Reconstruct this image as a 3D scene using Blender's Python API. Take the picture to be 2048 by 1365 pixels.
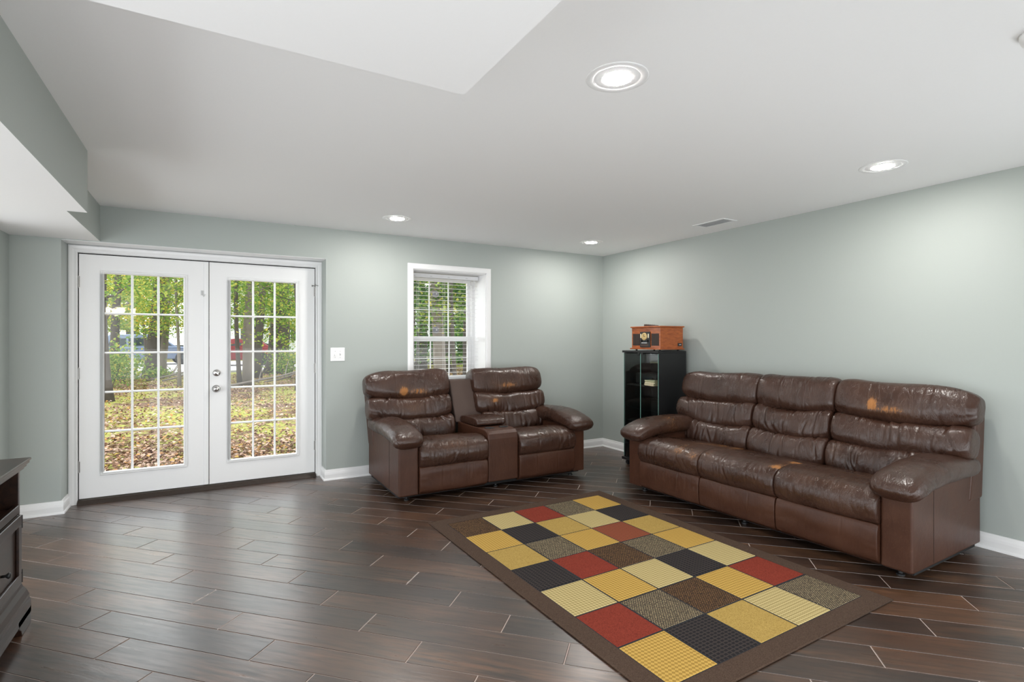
import bpy, bmesh, math, random
import numpy as np
from mathutils import Vector, Matrix, noise

for o in list(bpy.data.objects): bpy.data.objects.remove(o, do_unlink=True)
S = bpy.context.scene
C = S.collection
PI = math.pi
R = math.radians

# ------------------------------------------------------------------ camera
YAW = math.atan2(605, 1060)
CAMH = 1.349
cam = bpy.data.cameras.new('camera')
cam.sensor_width = 36.0
cam.lens = 36.0 * 1060.0 / 2048.0
cam.clip_start = 0.02
cam.clip_end = 300
cam_o = bpy.data.objects.new('camera', cam)
C.objects.link(cam_o)
cam_o.location = (0, 0, CAMH)
cam_o.rotation_euler = (PI / 2, 0, -YAW)
S.camera = cam_o

# ------------------------------------------------------------------ world: bright overcast sky
SKY_STRENGTH = 2.2
w = bpy.data.worlds.new('overcast_sky')
S.world = w
w.use_nodes = True
_bg = w.node_tree.nodes['Background']
_bg.inputs[0].default_value = (0.93, 0.97, 1.0, 1)
_bg.inputs[1].default_value = SKY_STRENGTH

# soft sun behind thin cloud
SUN_STRENGTH = 0.4
sd = bpy.data.lights.new('sun', 'SUN')
sd.energy = SUN_STRENGTH
sd.angle = R(25)
sd.color = (1.0, 0.95, 0.85)
so = bpy.data.objects.new('sun', sd)
C.objects.link(so)
so.rotation_euler = (R(38), R(14), R(-150))

# strengths of the room's own lamps (used by the lamp builders below)
BULB_STRENGTH = 228.0      # recessed ceiling bulbs
SHADE_STRENGTH = 34.0      # chandelier shades behind the camera

vs = S.view_settings
vs.view_transform = 'Standard'
vs.look = 'None'
vs.gamma = 1.0
vs.exposure = 0.92
vs.use_curve_mapping = False
try:
    S.cycles.max_bounces = 8
    S.cycles.diffuse_bounces = 5
    S.cycles.transparent_max_bounces = 16
    S.cycles.use_adaptive_sampling = True
    S.cycles.adaptive_threshold = 0.025
    S.cycles.sample_clamp_indirect = 6.0
except Exception:
    pass

# daylight portals (no light of their own, they only guide sky sampling)
def portal(name, loc, sx, sy):
    d = bpy.data.lights.new(name, 'AREA')
    d.shape = 'RECTANGLE'; d.size = sx; d.size_y = sy
    d.cycles.is_portal = True
    o = bpy.data.objects.new(name, d); C.objects.link(o)
    o.location = loc
    o.rotation_euler = (PI / 2, 0, PI)   # local -Z faces -Y, into the room
    o.rotation_euler = (-PI / 2, 0, 0)
    return o
portal('portal_door', (-0.015, 5.72, 1.08), 1.9, 2.0)
portal('portal_window', (2.285, 5.74, 1.48), 0.86, 1.25)
pl_ = portal('portal_side', (-3.35, 2.2, 1.05), 5.2, 2.2); pl_.rotation_euler = (PI / 2, 0, -PI / 2)
pr = portal('portal_rear', (1.4, -0.45, 1.1), 6.4, 2.8); pr.rotation_euler = (PI / 2, 0, 0)

# ------------------------------------------------------------------ materials
MATS = {}
class NT:
    def __init__(s, name):
        s.m = bpy.data.materials.new(name); s.m.use_nodes = True
        s.t = s.m.node_tree; s.t.nodes.clear()
        s.out = s.n('ShaderNodeOutputMaterial')
    def n(s, typ, **kw):
        nd = s.t.nodes.new(typ)
        for k, v in kw.items():
            if k.startswith('i_'):
                key = k[2:]
                key = int(key) if key.isdigit() else key.replace('_', ' ')
                inp = nd.inputs[key]
                if isinstance(v, tuple) and len(v) == 3 and inp.type == 'RGBA': v = (*v, 1)
                if hasattr(v, 'is_linked') or isinstance(v, bpy.types.NodeSocket): s.t.links.new(v, inp)
                else: inp.default_value = v
            else: setattr(nd, k, v)
        return nd
    def l(s, a, b): s.t.links.new(a, b)
    def math(s, op, a, b=None, c=None, clamp=False):
        nd = s.n('ShaderNodeMath', operation=op); nd.use_clamp = clamp
        for i, v in enumerate((a, b, c)):
            if v is None: continue
            if isinstance(v, (int, float)): nd.inputs[i].default_value = v
            else: s.l(v, nd.inputs[i])
        return nd.outputs[0]
    def ramp(s, fac, stops, interp='LINEAR'):
        nd = s.n('ShaderNodeValToRGB'); cr = nd.color_ramp; cr.interpolation = interp
        while len(cr.elements) < len(stops): cr.elements.new(0.5)
        for e, (p, c) in zip(cr.elements, stops):
            e.position = p; e.color = (*c, 1) if len(c) == 3 else c
        s.l(fac, nd.inputs[0]); return nd.outputs[0]
    def mix(s, fac, a, b, mode='MIX'):
        nd = s.n('ShaderNodeMix', data_type='RGBA', blend_type=mode)
        for i, v in ((0, fac), (6, a), (7, b)):
            if isinstance(v, (int, float)): nd.inputs[i].default_value = v
            elif isinstance(v, tuple): nd.inputs[i].default_value = (*v, 1) if len(v) == 3 else v
            else: s.l(v, nd.inputs[i])
        return nd.outputs[2]
    def coord(s, kind='Object', scale=(1, 1, 1), rot=(0, 0, 0)):
        tc = s.n('ShaderNodeTexCoord')
        mp = s.n('ShaderNodeMapping'); s.l(tc.outputs[kind], mp.inputs[0])
        mp.inputs['Scale'].default_value = scale; mp.inputs['Rotation'].default_value = rot
        return mp.outputs[0]
    def noise(s, vec, scale, detail=3, rough=0.5, dist=0.0):
        nd = s.n('ShaderNodeTexNoise'); s.l(vec, nd.inputs['Vector'])
        nd.inputs['Scale'].default_value = scale; nd.inputs['Detail'].default_value = detail
        nd.inputs['Roughness'].default_value = rough; nd.inputs['Distortion'].default_value = dist
        return nd.outputs[0]
    def bump(s, h, strength=0.2, dist=0.01, normal=None):
        nd = s.n('ShaderNodeBump'); s.l(h, nd.inputs['Height'])
        nd.inputs['Strength'].default_value = strength; nd.inputs['Distance'].default_value = dist
        if normal is not None: s.l(normal, nd.inputs['Normal'])
        return nd.outputs[0]
    def bsdf(s, color, rough=0.5, metal=0.0, normal=None, spec=0.5, coat=0.0, coat_rough=0.1):
        b = s.n('ShaderNodeBsdfPrincipled')
        for key, v in (('Base Color', color), ('Roughness', rough), ('Metallic', metal)):
            if isinstance(v, (int, float)): b.inputs[key].default_value = v
            elif isinstance(v, tuple): b.inputs[key].default_value = (*v, 1)
            else: s.l(v, b.inputs[key])
        b.inputs['Specular IOR Level'].default_value = spec
        b.inputs['Coat Weight'].default_value = coat
        b.inputs['Coat Roughness'].default_value = coat_rough
        if normal is not None: s.l(normal, b.inputs['Normal'])
        s.l(b.outputs[0], s.out.inputs[0]); return b

def simple(name, color, rough=0.5, metal=0.0, spec=0.5, grain=0.0, gscale=60, bump=0.0, coat=0.0):
    k = NT(name); v = k.coord('Object')
    nz = k.noise(v, gscale, 4)
    col = k.mix(nz, tuple(c * (1 - grain) for c in color), tuple(min(1, c * (1 + grain)) for c in color))
    nm = k.bump(nz, bump, 0.002) if bump else None
    k.bsdf(col, rough, metal, nm, spec, coat)
    MATS[name] = k.m; return k.m

def emit(name, color, strength):
    k = NT(name); e = k.n('ShaderNodeEmission'); e.inputs[0].default_value = (*color, 1); e.inputs[1].default_value = strength
    k.l(e.outputs[0], k.out.inputs[0]); MATS[name] = k.m; return k.m

simple('wall_paint', (0.400, 0.435, 0.411), 0.55, grain=0.012, gscale=120, bump=0.08)
simple('ceiling_paint', (0.88, 0.88, 0.88), 0.8, grain=0.008, gscale=90, bump=0.12)
simple('trim_paint', (0.86, 0.86, 0.86), 0.32, grain=0.006)
simple('door_paint', (0.86, 0.86, 0.86), 0.38, grain=0.006)
simple('vinyl_white', (0.78, 0.78, 0.78), 0.35, grain=0.006)
simple('slat_white', (0.80, 0.80, 0.81), 0.4, grain=0.006)
simple('chrome', (0.62, 0.61, 0.60), 0.16, 1.0, grain=0.05)
simple('hinge_metal', (0.36, 0.35, 0.34), 0.35, 1.0, grain=0.08)
simple('black_metal', (0.012, 0.012, 0.012), 0.4, 0.0, grain=0.2)
simple('black_laminate', (0.012, 0.012, 0.013), 0.42, grain=0.25, gscale=200)
simple('black_plastic', (0.015, 0.015, 0.016), 0.35, grain=0.2)
simple('cream_plastic', (0.75, 0.68, 0.48), 0.4, grain=0.03)
simple('dial_gold', (0.62, 0.45, 0.20), 0.35, 0.3, grain=0.1)
simple('label_white', (0.7, 0.7, 0.7), 0.5, grain=0.02)
simple('paper', (0.62, 0.50, 0.34), 0.8, grain=0.15, gscale=40)
simple('threshold_bronze', (0.045, 0.032, 0.025), 0.4, 0.3, grain=0.2)
simple('weather_seal', (0.02, 0.02, 0.02), 0.7, grain=0.1)
simple('rug_field', (0.012, 0.013, 0.017), 0.95, grain=0.3, gscale=400)
simple('rubber', (0.02, 0.02, 0.02), 0.7, grain=0.1)
simple('clear_plastic', (0.60, 0.60, 0.60), 0.25, grain=0.02)
simple('suction_grey', (0.20, 0.20, 0.22), 0.3, grain=0.1)

def m_glass(name, tint=(0.97, 0.985, 0.98), f0=0.03):
    k = NT(name)
    lw = k.n('ShaderNodeLayerWeight'); lw.inputs[0].default_value = 0.5
    p5 = k.math('POWER', lw.outputs['Facing'], 5.0)
    fac = k.math('MULTIPLY_ADD', p5, 1 - f0, f0, clamp=True)
    tr = k.n('ShaderNodeBsdfTransparent'); tr.inputs[0].default_value = (*tint, 1)
    gl = k.n('ShaderNodeBsdfGlossy'); gl.inputs['Roughness'].default_value = 0.02
    mx = k.n('ShaderNodeMixShader'); k.l(fac, mx.inputs[0]); k.l(tr.outputs[0], mx.inputs[1]); k.l(gl.outputs[0], mx.inputs[2])
    k.l(mx.outputs[0], k.out.inputs[0]); MATS[name] = k.m
m_glass('pane_glass')
m_glass('cabinet_glass', (0.90, 0.94, 0.92), 0.06)
simple('glass_edge', (0.30, 0.55, 0.48), 0.2, grain=0.05)

def m_plank():
    k = NT('wood_tile')
    oi = k.n('ShaderNodeObjectInfo')
    rnd = oi.outputs['Random']
    tc = k.n('ShaderNodeTexCoord')
    off = k.n('ShaderNodeVectorMath', operation='ADD'); k.l(tc.outputs['Object'], off.inputs[0])
    cmb = k.n('ShaderNodeCombineXYZ')
    k.l(k.math('MULTIPLY', rnd, 37.0), cmb.inputs[0]); k.l(k.math('MULTIPLY', rnd, 91.0), cmb.inputs[1]); k.l(cmb.outputs[0], off.inputs[1])
    mp = k.n('ShaderNodeMapping'); k.l(off.outputs[0], mp.inputs[0]); mp.inputs['Scale'].default_value = (2.2, 26, 1)
    st = k.noise(mp.outputs[0], 1.6, 6, 0.62, 0.35)
    mp2 = k.n('ShaderNodeMapping'); k.l(off.outputs[0], mp2.inputs[0]); mp2.inputs['Scale'].default_value = (1.6, 4, 1)
    bl = k.noise(mp2.outputs[0], 1.5, 3, 0.5)
    base = k.ramp(rnd, [(0.0, (0.023, 0.0135, 0.0100)), (0.35, (0.040, 0.0210, 0.0130)), (0.6, (0.060, 0.0290, 0.0165)), (0.85, (0.028, 0.0180, 0.0140)), (1.0, (0.095, 0.043, 0.021))])
    warm = k.ramp(rnd, [(0.0, (0.085, 0.044, 0.026)), (0.5, (0.145, 0.068, 0.036)), (1.0, (0.19, 0.092, 0.045))])
    f = k.ramp(bl, [(0.42, (0, 0, 0)), (0.66, (1, 1, 1))])
    f2 = k.ramp(st, [(0.33, (0, 0, 0)), (0.72, (1, 1, 1))])
    c1 = k.mix(k.math('MULTIPLY', f2, k.math('MULTIPLY_ADD', f, 0.75, 0.18)), base, warm)
    dk = k.ramp(st, [(0.30, (0.55, 0.55, 0.55)), (0.50, (1, 1, 1))])
    col = k.mix(1.0, c1, dk, 'MULTIPLY')
    mp3 = k.n('ShaderNodeMapping'); k.l(off.outputs[0], mp3.inputs[0]); mp3.inputs['Scale'].default_value = (3.0, 20, 1)
    wv = k.noise(mp3.outputs[0], 2.2, 3, 0.5, 0.6)
    rg = k.ramp(st, [(0.3, (0.36, 0.36, 0.36)), (0.7, (0.27, 0.27, 0.27))])
    nm = k.bump(wv, 0.07, 0.010)
    k.bsdf(col, rg, 0, nm, 1.0, 0.25, 0.28)
    MATS['wood_tile'] = k.m
m_plank()
simple('grout', (0.52, 0.43, 0.385), 0.85, grain=0.12, gscale=200)

def m_leather(name, c0, c1, worn, rough=0.36, fold_s=0.32, crease_s=0.35, spec=0.5):
    k = NT(name)
    v = k.coord('Object')
    big = k.noise(v, 4.5, 4, 0.6)
    col = k.mix(k.ramp(big, [(0.3, (0, 0, 0)), (0.7, (1, 1, 1))]), c0, c1)
    # creases rubbed lighter
    vs_ = k.coord('Object', (3.2, 1.2, 1.2))
    cr = k.noise(vs_, 7.0, 5, 0.62, 1.4)
    cra = k.math('ABSOLUTE', k.math('SUBTRACT', cr, 0.5))
    crl = k.ramp(cra, [(0.0, (1, 1, 1)), (0.016, (0, 0, 0))])
    at = k.n('ShaderNodeAttribute'); at.attribute_name = 'wear'
    wn = k.noise(k.coord('Object', (2.6, 1, 0.55)), 30, 5, 0.75, 1.0)
    wsum = k.math('ADD', at.outputs['Fac'], k.math('MULTIPLY', k.math('SUBTRACT', wn, 0.5), 1.3))
    wf = k.ramp(wsum, [(0.50, (0, 0, 0)), (0.72, (1, 1, 1))])
    soft = k.math('MULTIPLY', at.outputs['Fac'], 0.5, clamp=True)
    col = k.mix(k.math('MULTIPLY', crl, k.math('MULTIPLY_ADD', at.outputs['Fac'], 0.9, 0.16), clamp=True), col, (0.15, 0.075, 0.042))
    col = k.mix(soft, col, (0.12, 0.052, 0.022))
    col = k.mix(wf, col, worn)
    gr = k.n('ShaderNodeTexVoronoi'); k.l(v, gr.inputs['Vector']); gr.inputs['Scale'].default_value = 260
    n1 = k.bump(gr.outputs[0], 0.12, 0.002)
    cb = k.ramp(cra, [(0.0, (0, 0, 0)), (0.05, (1, 1, 1))])
    n2 = k.bump(cb, crease_s, 0.004, n1)
    fold = k.noise(k.coord('Object', (3.4, 0.9, 0.8)), 7.0, 2, 0.45, 1.2)
    n3 = k.bump(fold, fold_s, 0.02, n2)
    rg = k.mix(wf, k.mix(big, (rough - 0.06,) * 3, (rough + 0.07,) * 3), (0.75,) * 3)
    k.bsdf(col, rg, 0, n3, spec)
    MATS[name] = k.m
m_leather('leather', (0.032, 0.0135, 0.0085), (0.058, 0.027, 0.0175), (0.34, 0.14, 0.038), 0.28, 0.12, 0.24, 0.5)
m_leather('leather_smooth', (0.046, 0.0165, 0.0088), (0.070, 0.028, 0.0155), (0.36, 0.15, 0.045), 0.40, 0.10, 0.06, 0.32)
simple('vent_grey', (0.68, 0.68, 0.68), 0.7, grain=0.05)
simple('suede_panel', (0.075, 0.047, 0.037), 0.72, grain=0.12, gscale=220, bump=0.1)
simple('lining_black', (0.006, 0.006, 0.006), 0.8, grain=0.2)

def m_darkwood():
    k = NT('espresso_wood')
    st = k.noise(k.coord('Object', (14, 1.5, 14)), 3, 5, 0.6, 0.4)
    col = k.ramp(st, [(0.3, (0.010, 0.006, 0.005)), (0.7, (0.035, 0.016, 0.010))])
    k.bsdf(col, 0.30, 0, k.bump(st, 0.05, 0.003), 0.35, 0.1, 0.15)
    MATS['espresso_wood'] = k.m
    k = NT('espresso_inside')
    st = k.noise(k.coord('Object', (14, 1.5, 14)), 3, 5, 0.6, 0.4)
    k.bsdf(k.ramp(st, [(0.3, (0.020, 0.007, 0.004)), (0.7, (0.055, 0.018, 0.009))]), 0.5)
    MATS['espresso_inside'] = k.m
    k = NT('cherry_wood')
    st = k.noise(k.coord('Object', (2, 2, 11)), 7, 5, 0.6, 0.5)
    col = k.ramp(st, [(0.3, (0.26, 0.055, 0.012)), (0.7, (0.50, 0.135, 0.028))])
    k.bsdf(col, 0.3, 0, None, 0.5, 0.2)
    MATS['cherry_wood'] = k.m
m_darkwood()

def m_weave(name, ca, cb, cc=None, kind='basket', sc=60.0):
    k = NT(name)
    v = k.coord('Object')
    fine = k.noise(v, 420, 2)
    if kind == 'plain':
        h = k.noise(v, 260, 3, 0.7)
        col = k.mix(k.ramp(h, [(0.35, (0, 0, 0)), (0.65, (1, 1, 1))]), ca, cb)
    elif kind == 'basket':
        vr = k.coord('Object', (1, 1, 1), (0, 0, R(45)))
        ch = k.n('ShaderNodeTexChecker'); k.l(vr, ch.inputs[0]); ch.inputs['Scale'].default_value = sc
        h = k.math('ADD', k.math('MULTIPLY', ch.outputs[1], 0.6), k.math('MULTIPLY', fine, 0.5))
        col = k.mix(h, ca, cb)
    elif kind == 'grid':
        w1 = k.n('ShaderNodeTexBrick'); k.l(v, w1.inputs[0])
        w1.inputs['Scale'].default_value = sc; w1.offset = 0.0; w1.inputs['Mortar Size'].default_value = 0.13
        w1.inputs['Brick Width'].default_value = 1.0; w1.inputs['Row Height'].default_value = 0.75
        w1.inputs['Color1'].default_value = (1, 1, 1, 1); w1.inputs['Color2'].default_value = (1, 1, 1, 1); w1.inputs['Mortar'].default_value = (0, 0, 0, 1)
        h = k.math('SUBTRACT', 1.0, w1.outputs[0])
        col = k.mix(k.math('MULTIPLY_ADD', fine, 0.4, k.math('MULTIPLY', h, 0.7), clamp=True), ca, cb)
    else:   # speckled tweed
        w1 = k.n('ShaderNodeTexBrick'); k.l(v, w1.inputs[0])
        w1.inputs['Scale'].default_value = sc; w1.inputs['Mortar Size'].default_value = 0.16
        w1.inputs['Brick Width'].default_value = 0.9; w1.inputs['Row Height'].default_value = 0.55
        w1.inputs['Color1'].default_value = (1, 1, 1, 1); w1.inputs['Color2'].default_value = (0.75, 0.75, 0.75, 1); w1.inputs['Mortar'].default_value = (0, 0, 0, 1)
        h = w1.outputs[0]
        col = k.mix(h, ca, cb)
        if cc:
            nz = k.noise(v, 150, 2)
            col = k.mix(k.ramp(nz, [(0.52, (0, 0, 0)), (0.58, (1, 1, 1))]), col, cc)
    nm = k.bump(h if not isinstance(h, float) else fine, 0.45, 0.004)
    k.bsdf(col, 0.95, 0, nm, 0.15)
    MATS[name] = k.m
m_weave('weave_gold', (0.25, 0.145, 0.028), (0.58, 0.37, 0.095), None, 'basket', 74)
m_weave('weave_tan', (0.27, 0.175, 0.045), (0.50, 0.34, 0.10), None, 'plain')
m_weave('weave_cream', (0.25, 0.19, 0.07), (0.56, 0.45, 0.215), None, 'basket', 74)
m_weave('weave_red', (0.13, 0.018, 0.011), (0.27, 0.047, 0.027), None, 'plain')
m_weave('weave_rust', (0.10, 0.028, 0.016), (0.30, 0.085, 0.042), None, 'basket', 74)
m_weave('weave_black', (0.009, 0.009, 0.012), (0.050, 0.040, 0.036), None, 'grid', 40)
m_weave('weave_tweed', (0.022, 0.020, 0.020), (0.50, 0.40, 0.23), (0.10, 0.075, 0.05), 'tweed', 62)
m_weave('weave_brown', (0.020, 0.013, 0.010), (0.30, 0.165, 0.068), (0.05, 0.03, 0.02), 'tweed', 62)
m_weave('rug_border', (0.050, 0.030, 0.020), (0.095, 0.062, 0.045), None, 'plain')

# outdoors
def m_ground():
    k = NT('yard_ground')
    v = k.coord('Object')
    a = k.noise(v, 0.45, 5, 0.6); b = k.noise(v, 14, 5, 0.7); c = k.noise(v, 3.0, 4, 0.6)
    moss = k.mix(b, (0.15, 0.165, 0.035), (0.40, 0.39, 0.11))
    soil = k.mix(b, (0.08, 0.048, 0.03), (0.22, 0.145, 0.10))
    f = k.ramp(k.math('ADD', k.math('MULTIPLY', a, 0.6), k.math('MULTIPLY', c, 0.4)), [(0.47, (0, 0, 0)), (0.55, (1, 1, 1))])
    k.bsdf(k.mix(f, moss, soil), 0.95, 0, k.bump(b, 0.5, 0.04), 0.1)
    MATS['yard_ground'] = k.m
m_ground()
def m_leaf(name, stops, trans=0.35):
    k = NT(name)
    g = k.n('ShaderNodeNewGeometry')
    col = k.ramp(g.outputs['Random Per Island'], stops)
    d = k.n('ShaderNodeBsdfDiffuse'); k.l(col, d.inputs[0])
    t = k.n('ShaderNodeBsdfTranslucent'); k.l(col, t.inputs[0])
    mx = k.n('ShaderNodeMixShader'); mx.inputs[0].default_value = trans
    k.l(d.outputs[0], mx.inputs[1]); k.l(t.outputs[0], mx.inputs[2]); k.l(mx.outputs[0], k.out.inputs[0])
    MATS[name] = k.m
m_leaf('leaf_green', [(0, (0.08, 0.16, 0.035)), (0.5, (0.19, 0.30, 0.07)), (0.8, (0.34, 0.40, 0.09)), (1, (0.52, 0.44, 0.10))], 0.45)
m_leaf('leaf_yellow', [(0, (0.18, 0.26, 0.04)), (0.5, (0.42, 0.42, 0.07)), (0.85, (0.60, 0.46, 0.08)), (1, (0.62, 0.36, 0.06))], 0.45)
m_leaf('leaf_dark', [(0, (0.03, 0.075, 0.02)), (0.6, (0.07, 0.15, 0.05)), (0.9, (0.16, 0.26, 0.08)), (1, (0.30, 0.36, 0.06))], 0.35)
m_leaf('leaf_litter', [(0, (0.07, 0.036, 0.025)), (0.35, (0.22, 0.13, 0.09)), (0.7, (0.48, 0.36, 0.29)), (0.93, (0.36, 0.18, 0.07)), (1, (0.4, 0.3, 0.08))], 0.1)
simple('bark_grey', (0.17, 0.145, 0.125), 0.9, grain=0.35, gscale=9, bump=0.6)
simple('bark_dark', (0.07, 0.058, 0.05), 0.9, grain=0.4, gscale=9, bump=0.6)
simple('drive_gravel', (0.40, 0.385, 0.385), 0.95, grain=0.2, gscale=3)
def m_siding():
    k = NT('white_siding')
    wv = k.n('ShaderNodeTexWave', wave_type='BANDS', bands_direction='Z', wave_profile='SAW'); k.l(k.coord('Object'), wv.inputs[0]); wv.inputs['Scale'].default_value = 0.8
    k.bsdf(k.mix(k.ramp(wv.outputs[0], [(0.0, (0, 0, 0)), (0.12, (1, 1, 1))]), (0.45, 0.47, 0.5), (0.80, 0.81, 0.83)), 0.6)
    MATS['white_siding'] = k.m
m_siding()
simple('roof_grey', (0.12, 0.12, 0.125), 0.9, grain=0.3, gscale=6)
simple('car_silver', (0.16, 0.20, 0.29), 0.25, 0.3, grain=0.02)
simple('car_red', (0.16, 0.012, 0.014), 0.25, 0.1, grain=0.02)
simple('car_glass', (0.02, 0.03, 0.035), 0.08, grain=0.02)
simple('tail_red', (0.75, 0.05, 0.02), 0.3, grain=0.05)
simple('wheel_rim', (0.45, 0.45, 0.47), 0.3, 0.8, grain=0.05)
simple('bin_green', (0.03, 0.04, 0.045), 0.6, grain=0.1)
simple('brick_base', (0.30, 0.26, 0.24), 0.9, grain=0.2, gscale=12)

# ------------------------------------------------------------------ helpers
class MB:
    def __init__(s): s.v = []; s.f = []; s.mi = []; s.cur = 0
    def add(s, vs, fs):
        b = len(s.v); s.v += [tuple(p) for p in vs]
        for f in fs: s.f.append(tuple(b + i for i in f)); s.mi.append(s.cur)
        return s
    def box(s, x0, x1, y0, y1, z0, z1):
        vs = [(x0, y0, z0), (x1, y0, z0), (x1, y1, z0), (x0, y1, z0), (x0, y0, z1), (x1, y0, z1), (x1, y1, z1), (x0, y1, z1)]
        return s.add(vs, [(0, 3, 2, 1), (4, 5, 6, 7), (0, 1, 5, 4), (1, 2, 6, 5), (2, 3, 7, 6), (3, 0, 4, 7)])
    def hexa(s, bot, top):      # two quads (ccw from above)
        return s.add(list(bot) + list(top), [(0, 3, 2, 1), (4, 5, 6, 7), (0, 1, 5, 4), (1, 2, 6, 5), (2, 3, 7, 6), (3, 0, 4, 7)])
    def prism(s, poly, axis, a0, a1):   # poly of 2D points, extruded along axis; other axes in cyclic-free order
        def mk(p, a):
            if axis == 'x': return (a, p[0], p[1])
            if axis == 'y': return (p[0], a, p[1])
            return (p[0], p[1], a)
        n = len(poly)
        vs = [mk(p, a0) for p in poly] + [mk(p, a1) for p in poly]
        fs = [tuple(range(n))[::-1], tuple(range(n, 2 * n))] + [(i, (i + 1) % n, n + (i + 1) % n, n + i) for i in range(n)]
        return s.add(vs, fs)
    def lathe(s, prof, axis='z', c=(0, 0, 0), seg=24):   # prof: (r, h)
        vs = []; n = len(prof)
        for i in range(seg):
            a = 2 * PI * i / seg
            for r, h in prof:
                u, v_ = r * math.cos(a), r * math.sin(a)
                p = {'z': (u, v_, h), 'y': (u, h, v_), 'x': (h, u, v_)}[axis]
                vs.append((p[0] + c[0], p[1] + c[1], p[2] + c[2]))
        fs = []
        for i in range(seg):
            j = (i + 1) % seg
            for k_ in range(n - 1):
                fs.append((i * n + k_, j * n + k_, j * n + k_ + 1, i * n + k_ + 1))
        s.add(vs, fs)
        b = len(s.v) - len(vs)
        for k_ in (0, n - 1):
            if prof[k_][0] > 1e-6: s.f.append(tuple(b + i * n + k_ for i in range(seg))); s.mi.append(s.cur)
        return s
    def tube(s, pts, rad, seg=8, cap=True):
        pts = [Vector(p) for p in pts]; n = len(pts)
        rs = rad if isinstance(rad, (list, tuple)) else [rad] * n
        vs = []; ref = Vector((0.13, 0.31, 0.94))
        for i, p in enumerate(pts):
            t = (pts[min(i + 1, n - 1)] - pts[max(i - 1, 0)]).normalized()
            u = t.cross(ref)
            if u.length < 1e-3: u = t.cross(Vector((1, 0, 0)))
            u.normalize(); w_ = t.cross(u)
            for j in range(seg):
                a = 2 * PI * j / seg
                vs.append(tuple(p + rs[i] * (math.cos(a) * u + math.sin(a) * w_)))
        fs = []
        for i in range(n - 1):
            for j in range(seg):
                k_ = (j + 1) % seg
                fs.append((i * seg + j, i * seg + k_, (i + 1) * seg + k_, (i + 1) * seg + j))
        if cap: fs += [tuple(range(seg))[::-1], tuple((n - 1) * seg + j for j in range(seg))]
        return s.add(vs, fs)
    def build(s, name, mat, parent=None, smooth=False, bevel=0.0, bseg=2, loc=None, wear=None, fix=True):
        me = bpy.data.meshes.new(name)
        me.from_pydata(s.v, [], s.f)
        ms = mat if isinstance(mat, (list, tuple)) else [mat]
        for m_ in ms: me.materials.append(MATS[m_])
        if len(ms) > 1: me.polygons.foreach_set('material_index', s.mi)
        me.update()
        if fix:
            bm = bmesh.new(); bm.from_mesh(me); bmesh.ops.recalc_face_normals(bm, faces=bm.faces); bm.to_mesh(me); bm.free()
        if wear is not None:
            at = me.attributes.new('wear', 'FLOAT', 'POINT'); at.data.foreach_set('value', wear)
        if smooth: me.polygons.foreach_set('use_smooth', [True] * len(me.polygons))
        o = bpy.data.objects.new(name, me); C.objects.link(o)
        if parent is not None: o.parent = parent
        if loc is not None: o.location = loc
        if bevel:
            b = o.modifiers.new('bevel', 'BEVEL'); b.width = bevel; b.segments = bseg; b.limit_method = 'ANGLE'; b.angle_limit = R(40)
            b.harden_normals = False
        return o

def tag(o, label=None, cat=None, group=None, kind=None):
    if label: o['label'] = label
    if cat: o['category'] = cat
    if group: o['group'] = group
    if kind: o['kind'] = kind
    return o
def thing(name, label, cat, loc=(0, 0, 0), rz=0.0, group=None, kind=None):
    o = bpy.data.objects.new(name, None); C.objects.link(o)
    o.empty_display_size = 0.1
    o.location = loc; o.rotation_euler = (0, 0, rz)
    return tag(o, label, cat, group, kind)
def copy_tree(o, parent=None):
    c = o.copy(); C.objects.link(c); c.parent = parent
    for ch in o.children: copy_tree(ch, c)
    return c
def catmull(pts, n, closed=True):
    P = [np.array(p, float) for p in pts]; m = len(P); out = []
    tot = m if closed else m - 1
    for i in range(n):
        t = i / n * tot if closed else i / (n - 1) * tot
        k_ = min(int(t), tot - 1); u = t - k_
        g = (lambda j: P[j % m]) if closed else (lambda j: P[max(0, min(m - 1, j))])
        p0, p1, p2, p3 = g(k_ - 1), g(k_), g(k_ + 1), g(k_ + 2)
        out.append(0.5 * ((2 * p1) + (-p0 + p2) * u + (2 * p0 - 5 * p1 + 4 * p2 - p3) * u * u + (-p0 + 3 * p1 - 3 * p2 + p3) * u ** 3))
    return out

# ------------------------------------------------------------------ room shell
HC = 2.44; YB = 5.347; XR = 4.40; XL = -1.312; YN = -0.4; XF = -3.3; YO = 0.9
WT = 0.40; SY0 = 1.675
DX0, DX1, DZ = -1.008, 0.979, 2.148      # door recess
WX0, WX1, WZ0, WZ1 = 1.855, 2.714, 0.855, 2.108   # window opening
b = MB()
b.box(XL - 0.2, DX0, YB, YB + WT, -0.3, 2.6)
b.box(DX0, DX1, YB, YB + WT, DZ, 2.6)
b.box(DX1, WX0, YB, YB + WT, -0.3, 2.6)
b.box(WX0, WX1, YB, YB + WT, WZ1, 2.6)
b.box(WX0, WX1, YB, YB + WT, -0.3, WZ0)
b.box(WX1, XR + 0.2, YB, YB + WT, -0.3, 2.6)
wb = b.build('wall_back', 'wall_paint')
pc = MB(); pc.prism([(0.690, 2.441), (0.702, 2.430), (0.709, 2.434), (0.716, 2.441), (0.722, 2.444), (0.731, 2.4425)], 'y', YB - 0.006, YB + 0.001); pc.build('paint_chip', 'wall_paint', wb)
tag(wb, 'sage green back wall holding the doors and window', 'wall', kind='structure')
tag(MB().box(XR, XR + 0.2, 0.1, YB, -0.3, 2.6).build('wall_right', 'wall_paint'), 'long plain sage green wall behind the three-seat sofa', 'wall', kind='structure')
b = MB(); b.box(XL - 0.2, XL, 4.8, YB, -0.3, 2.6)
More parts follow.
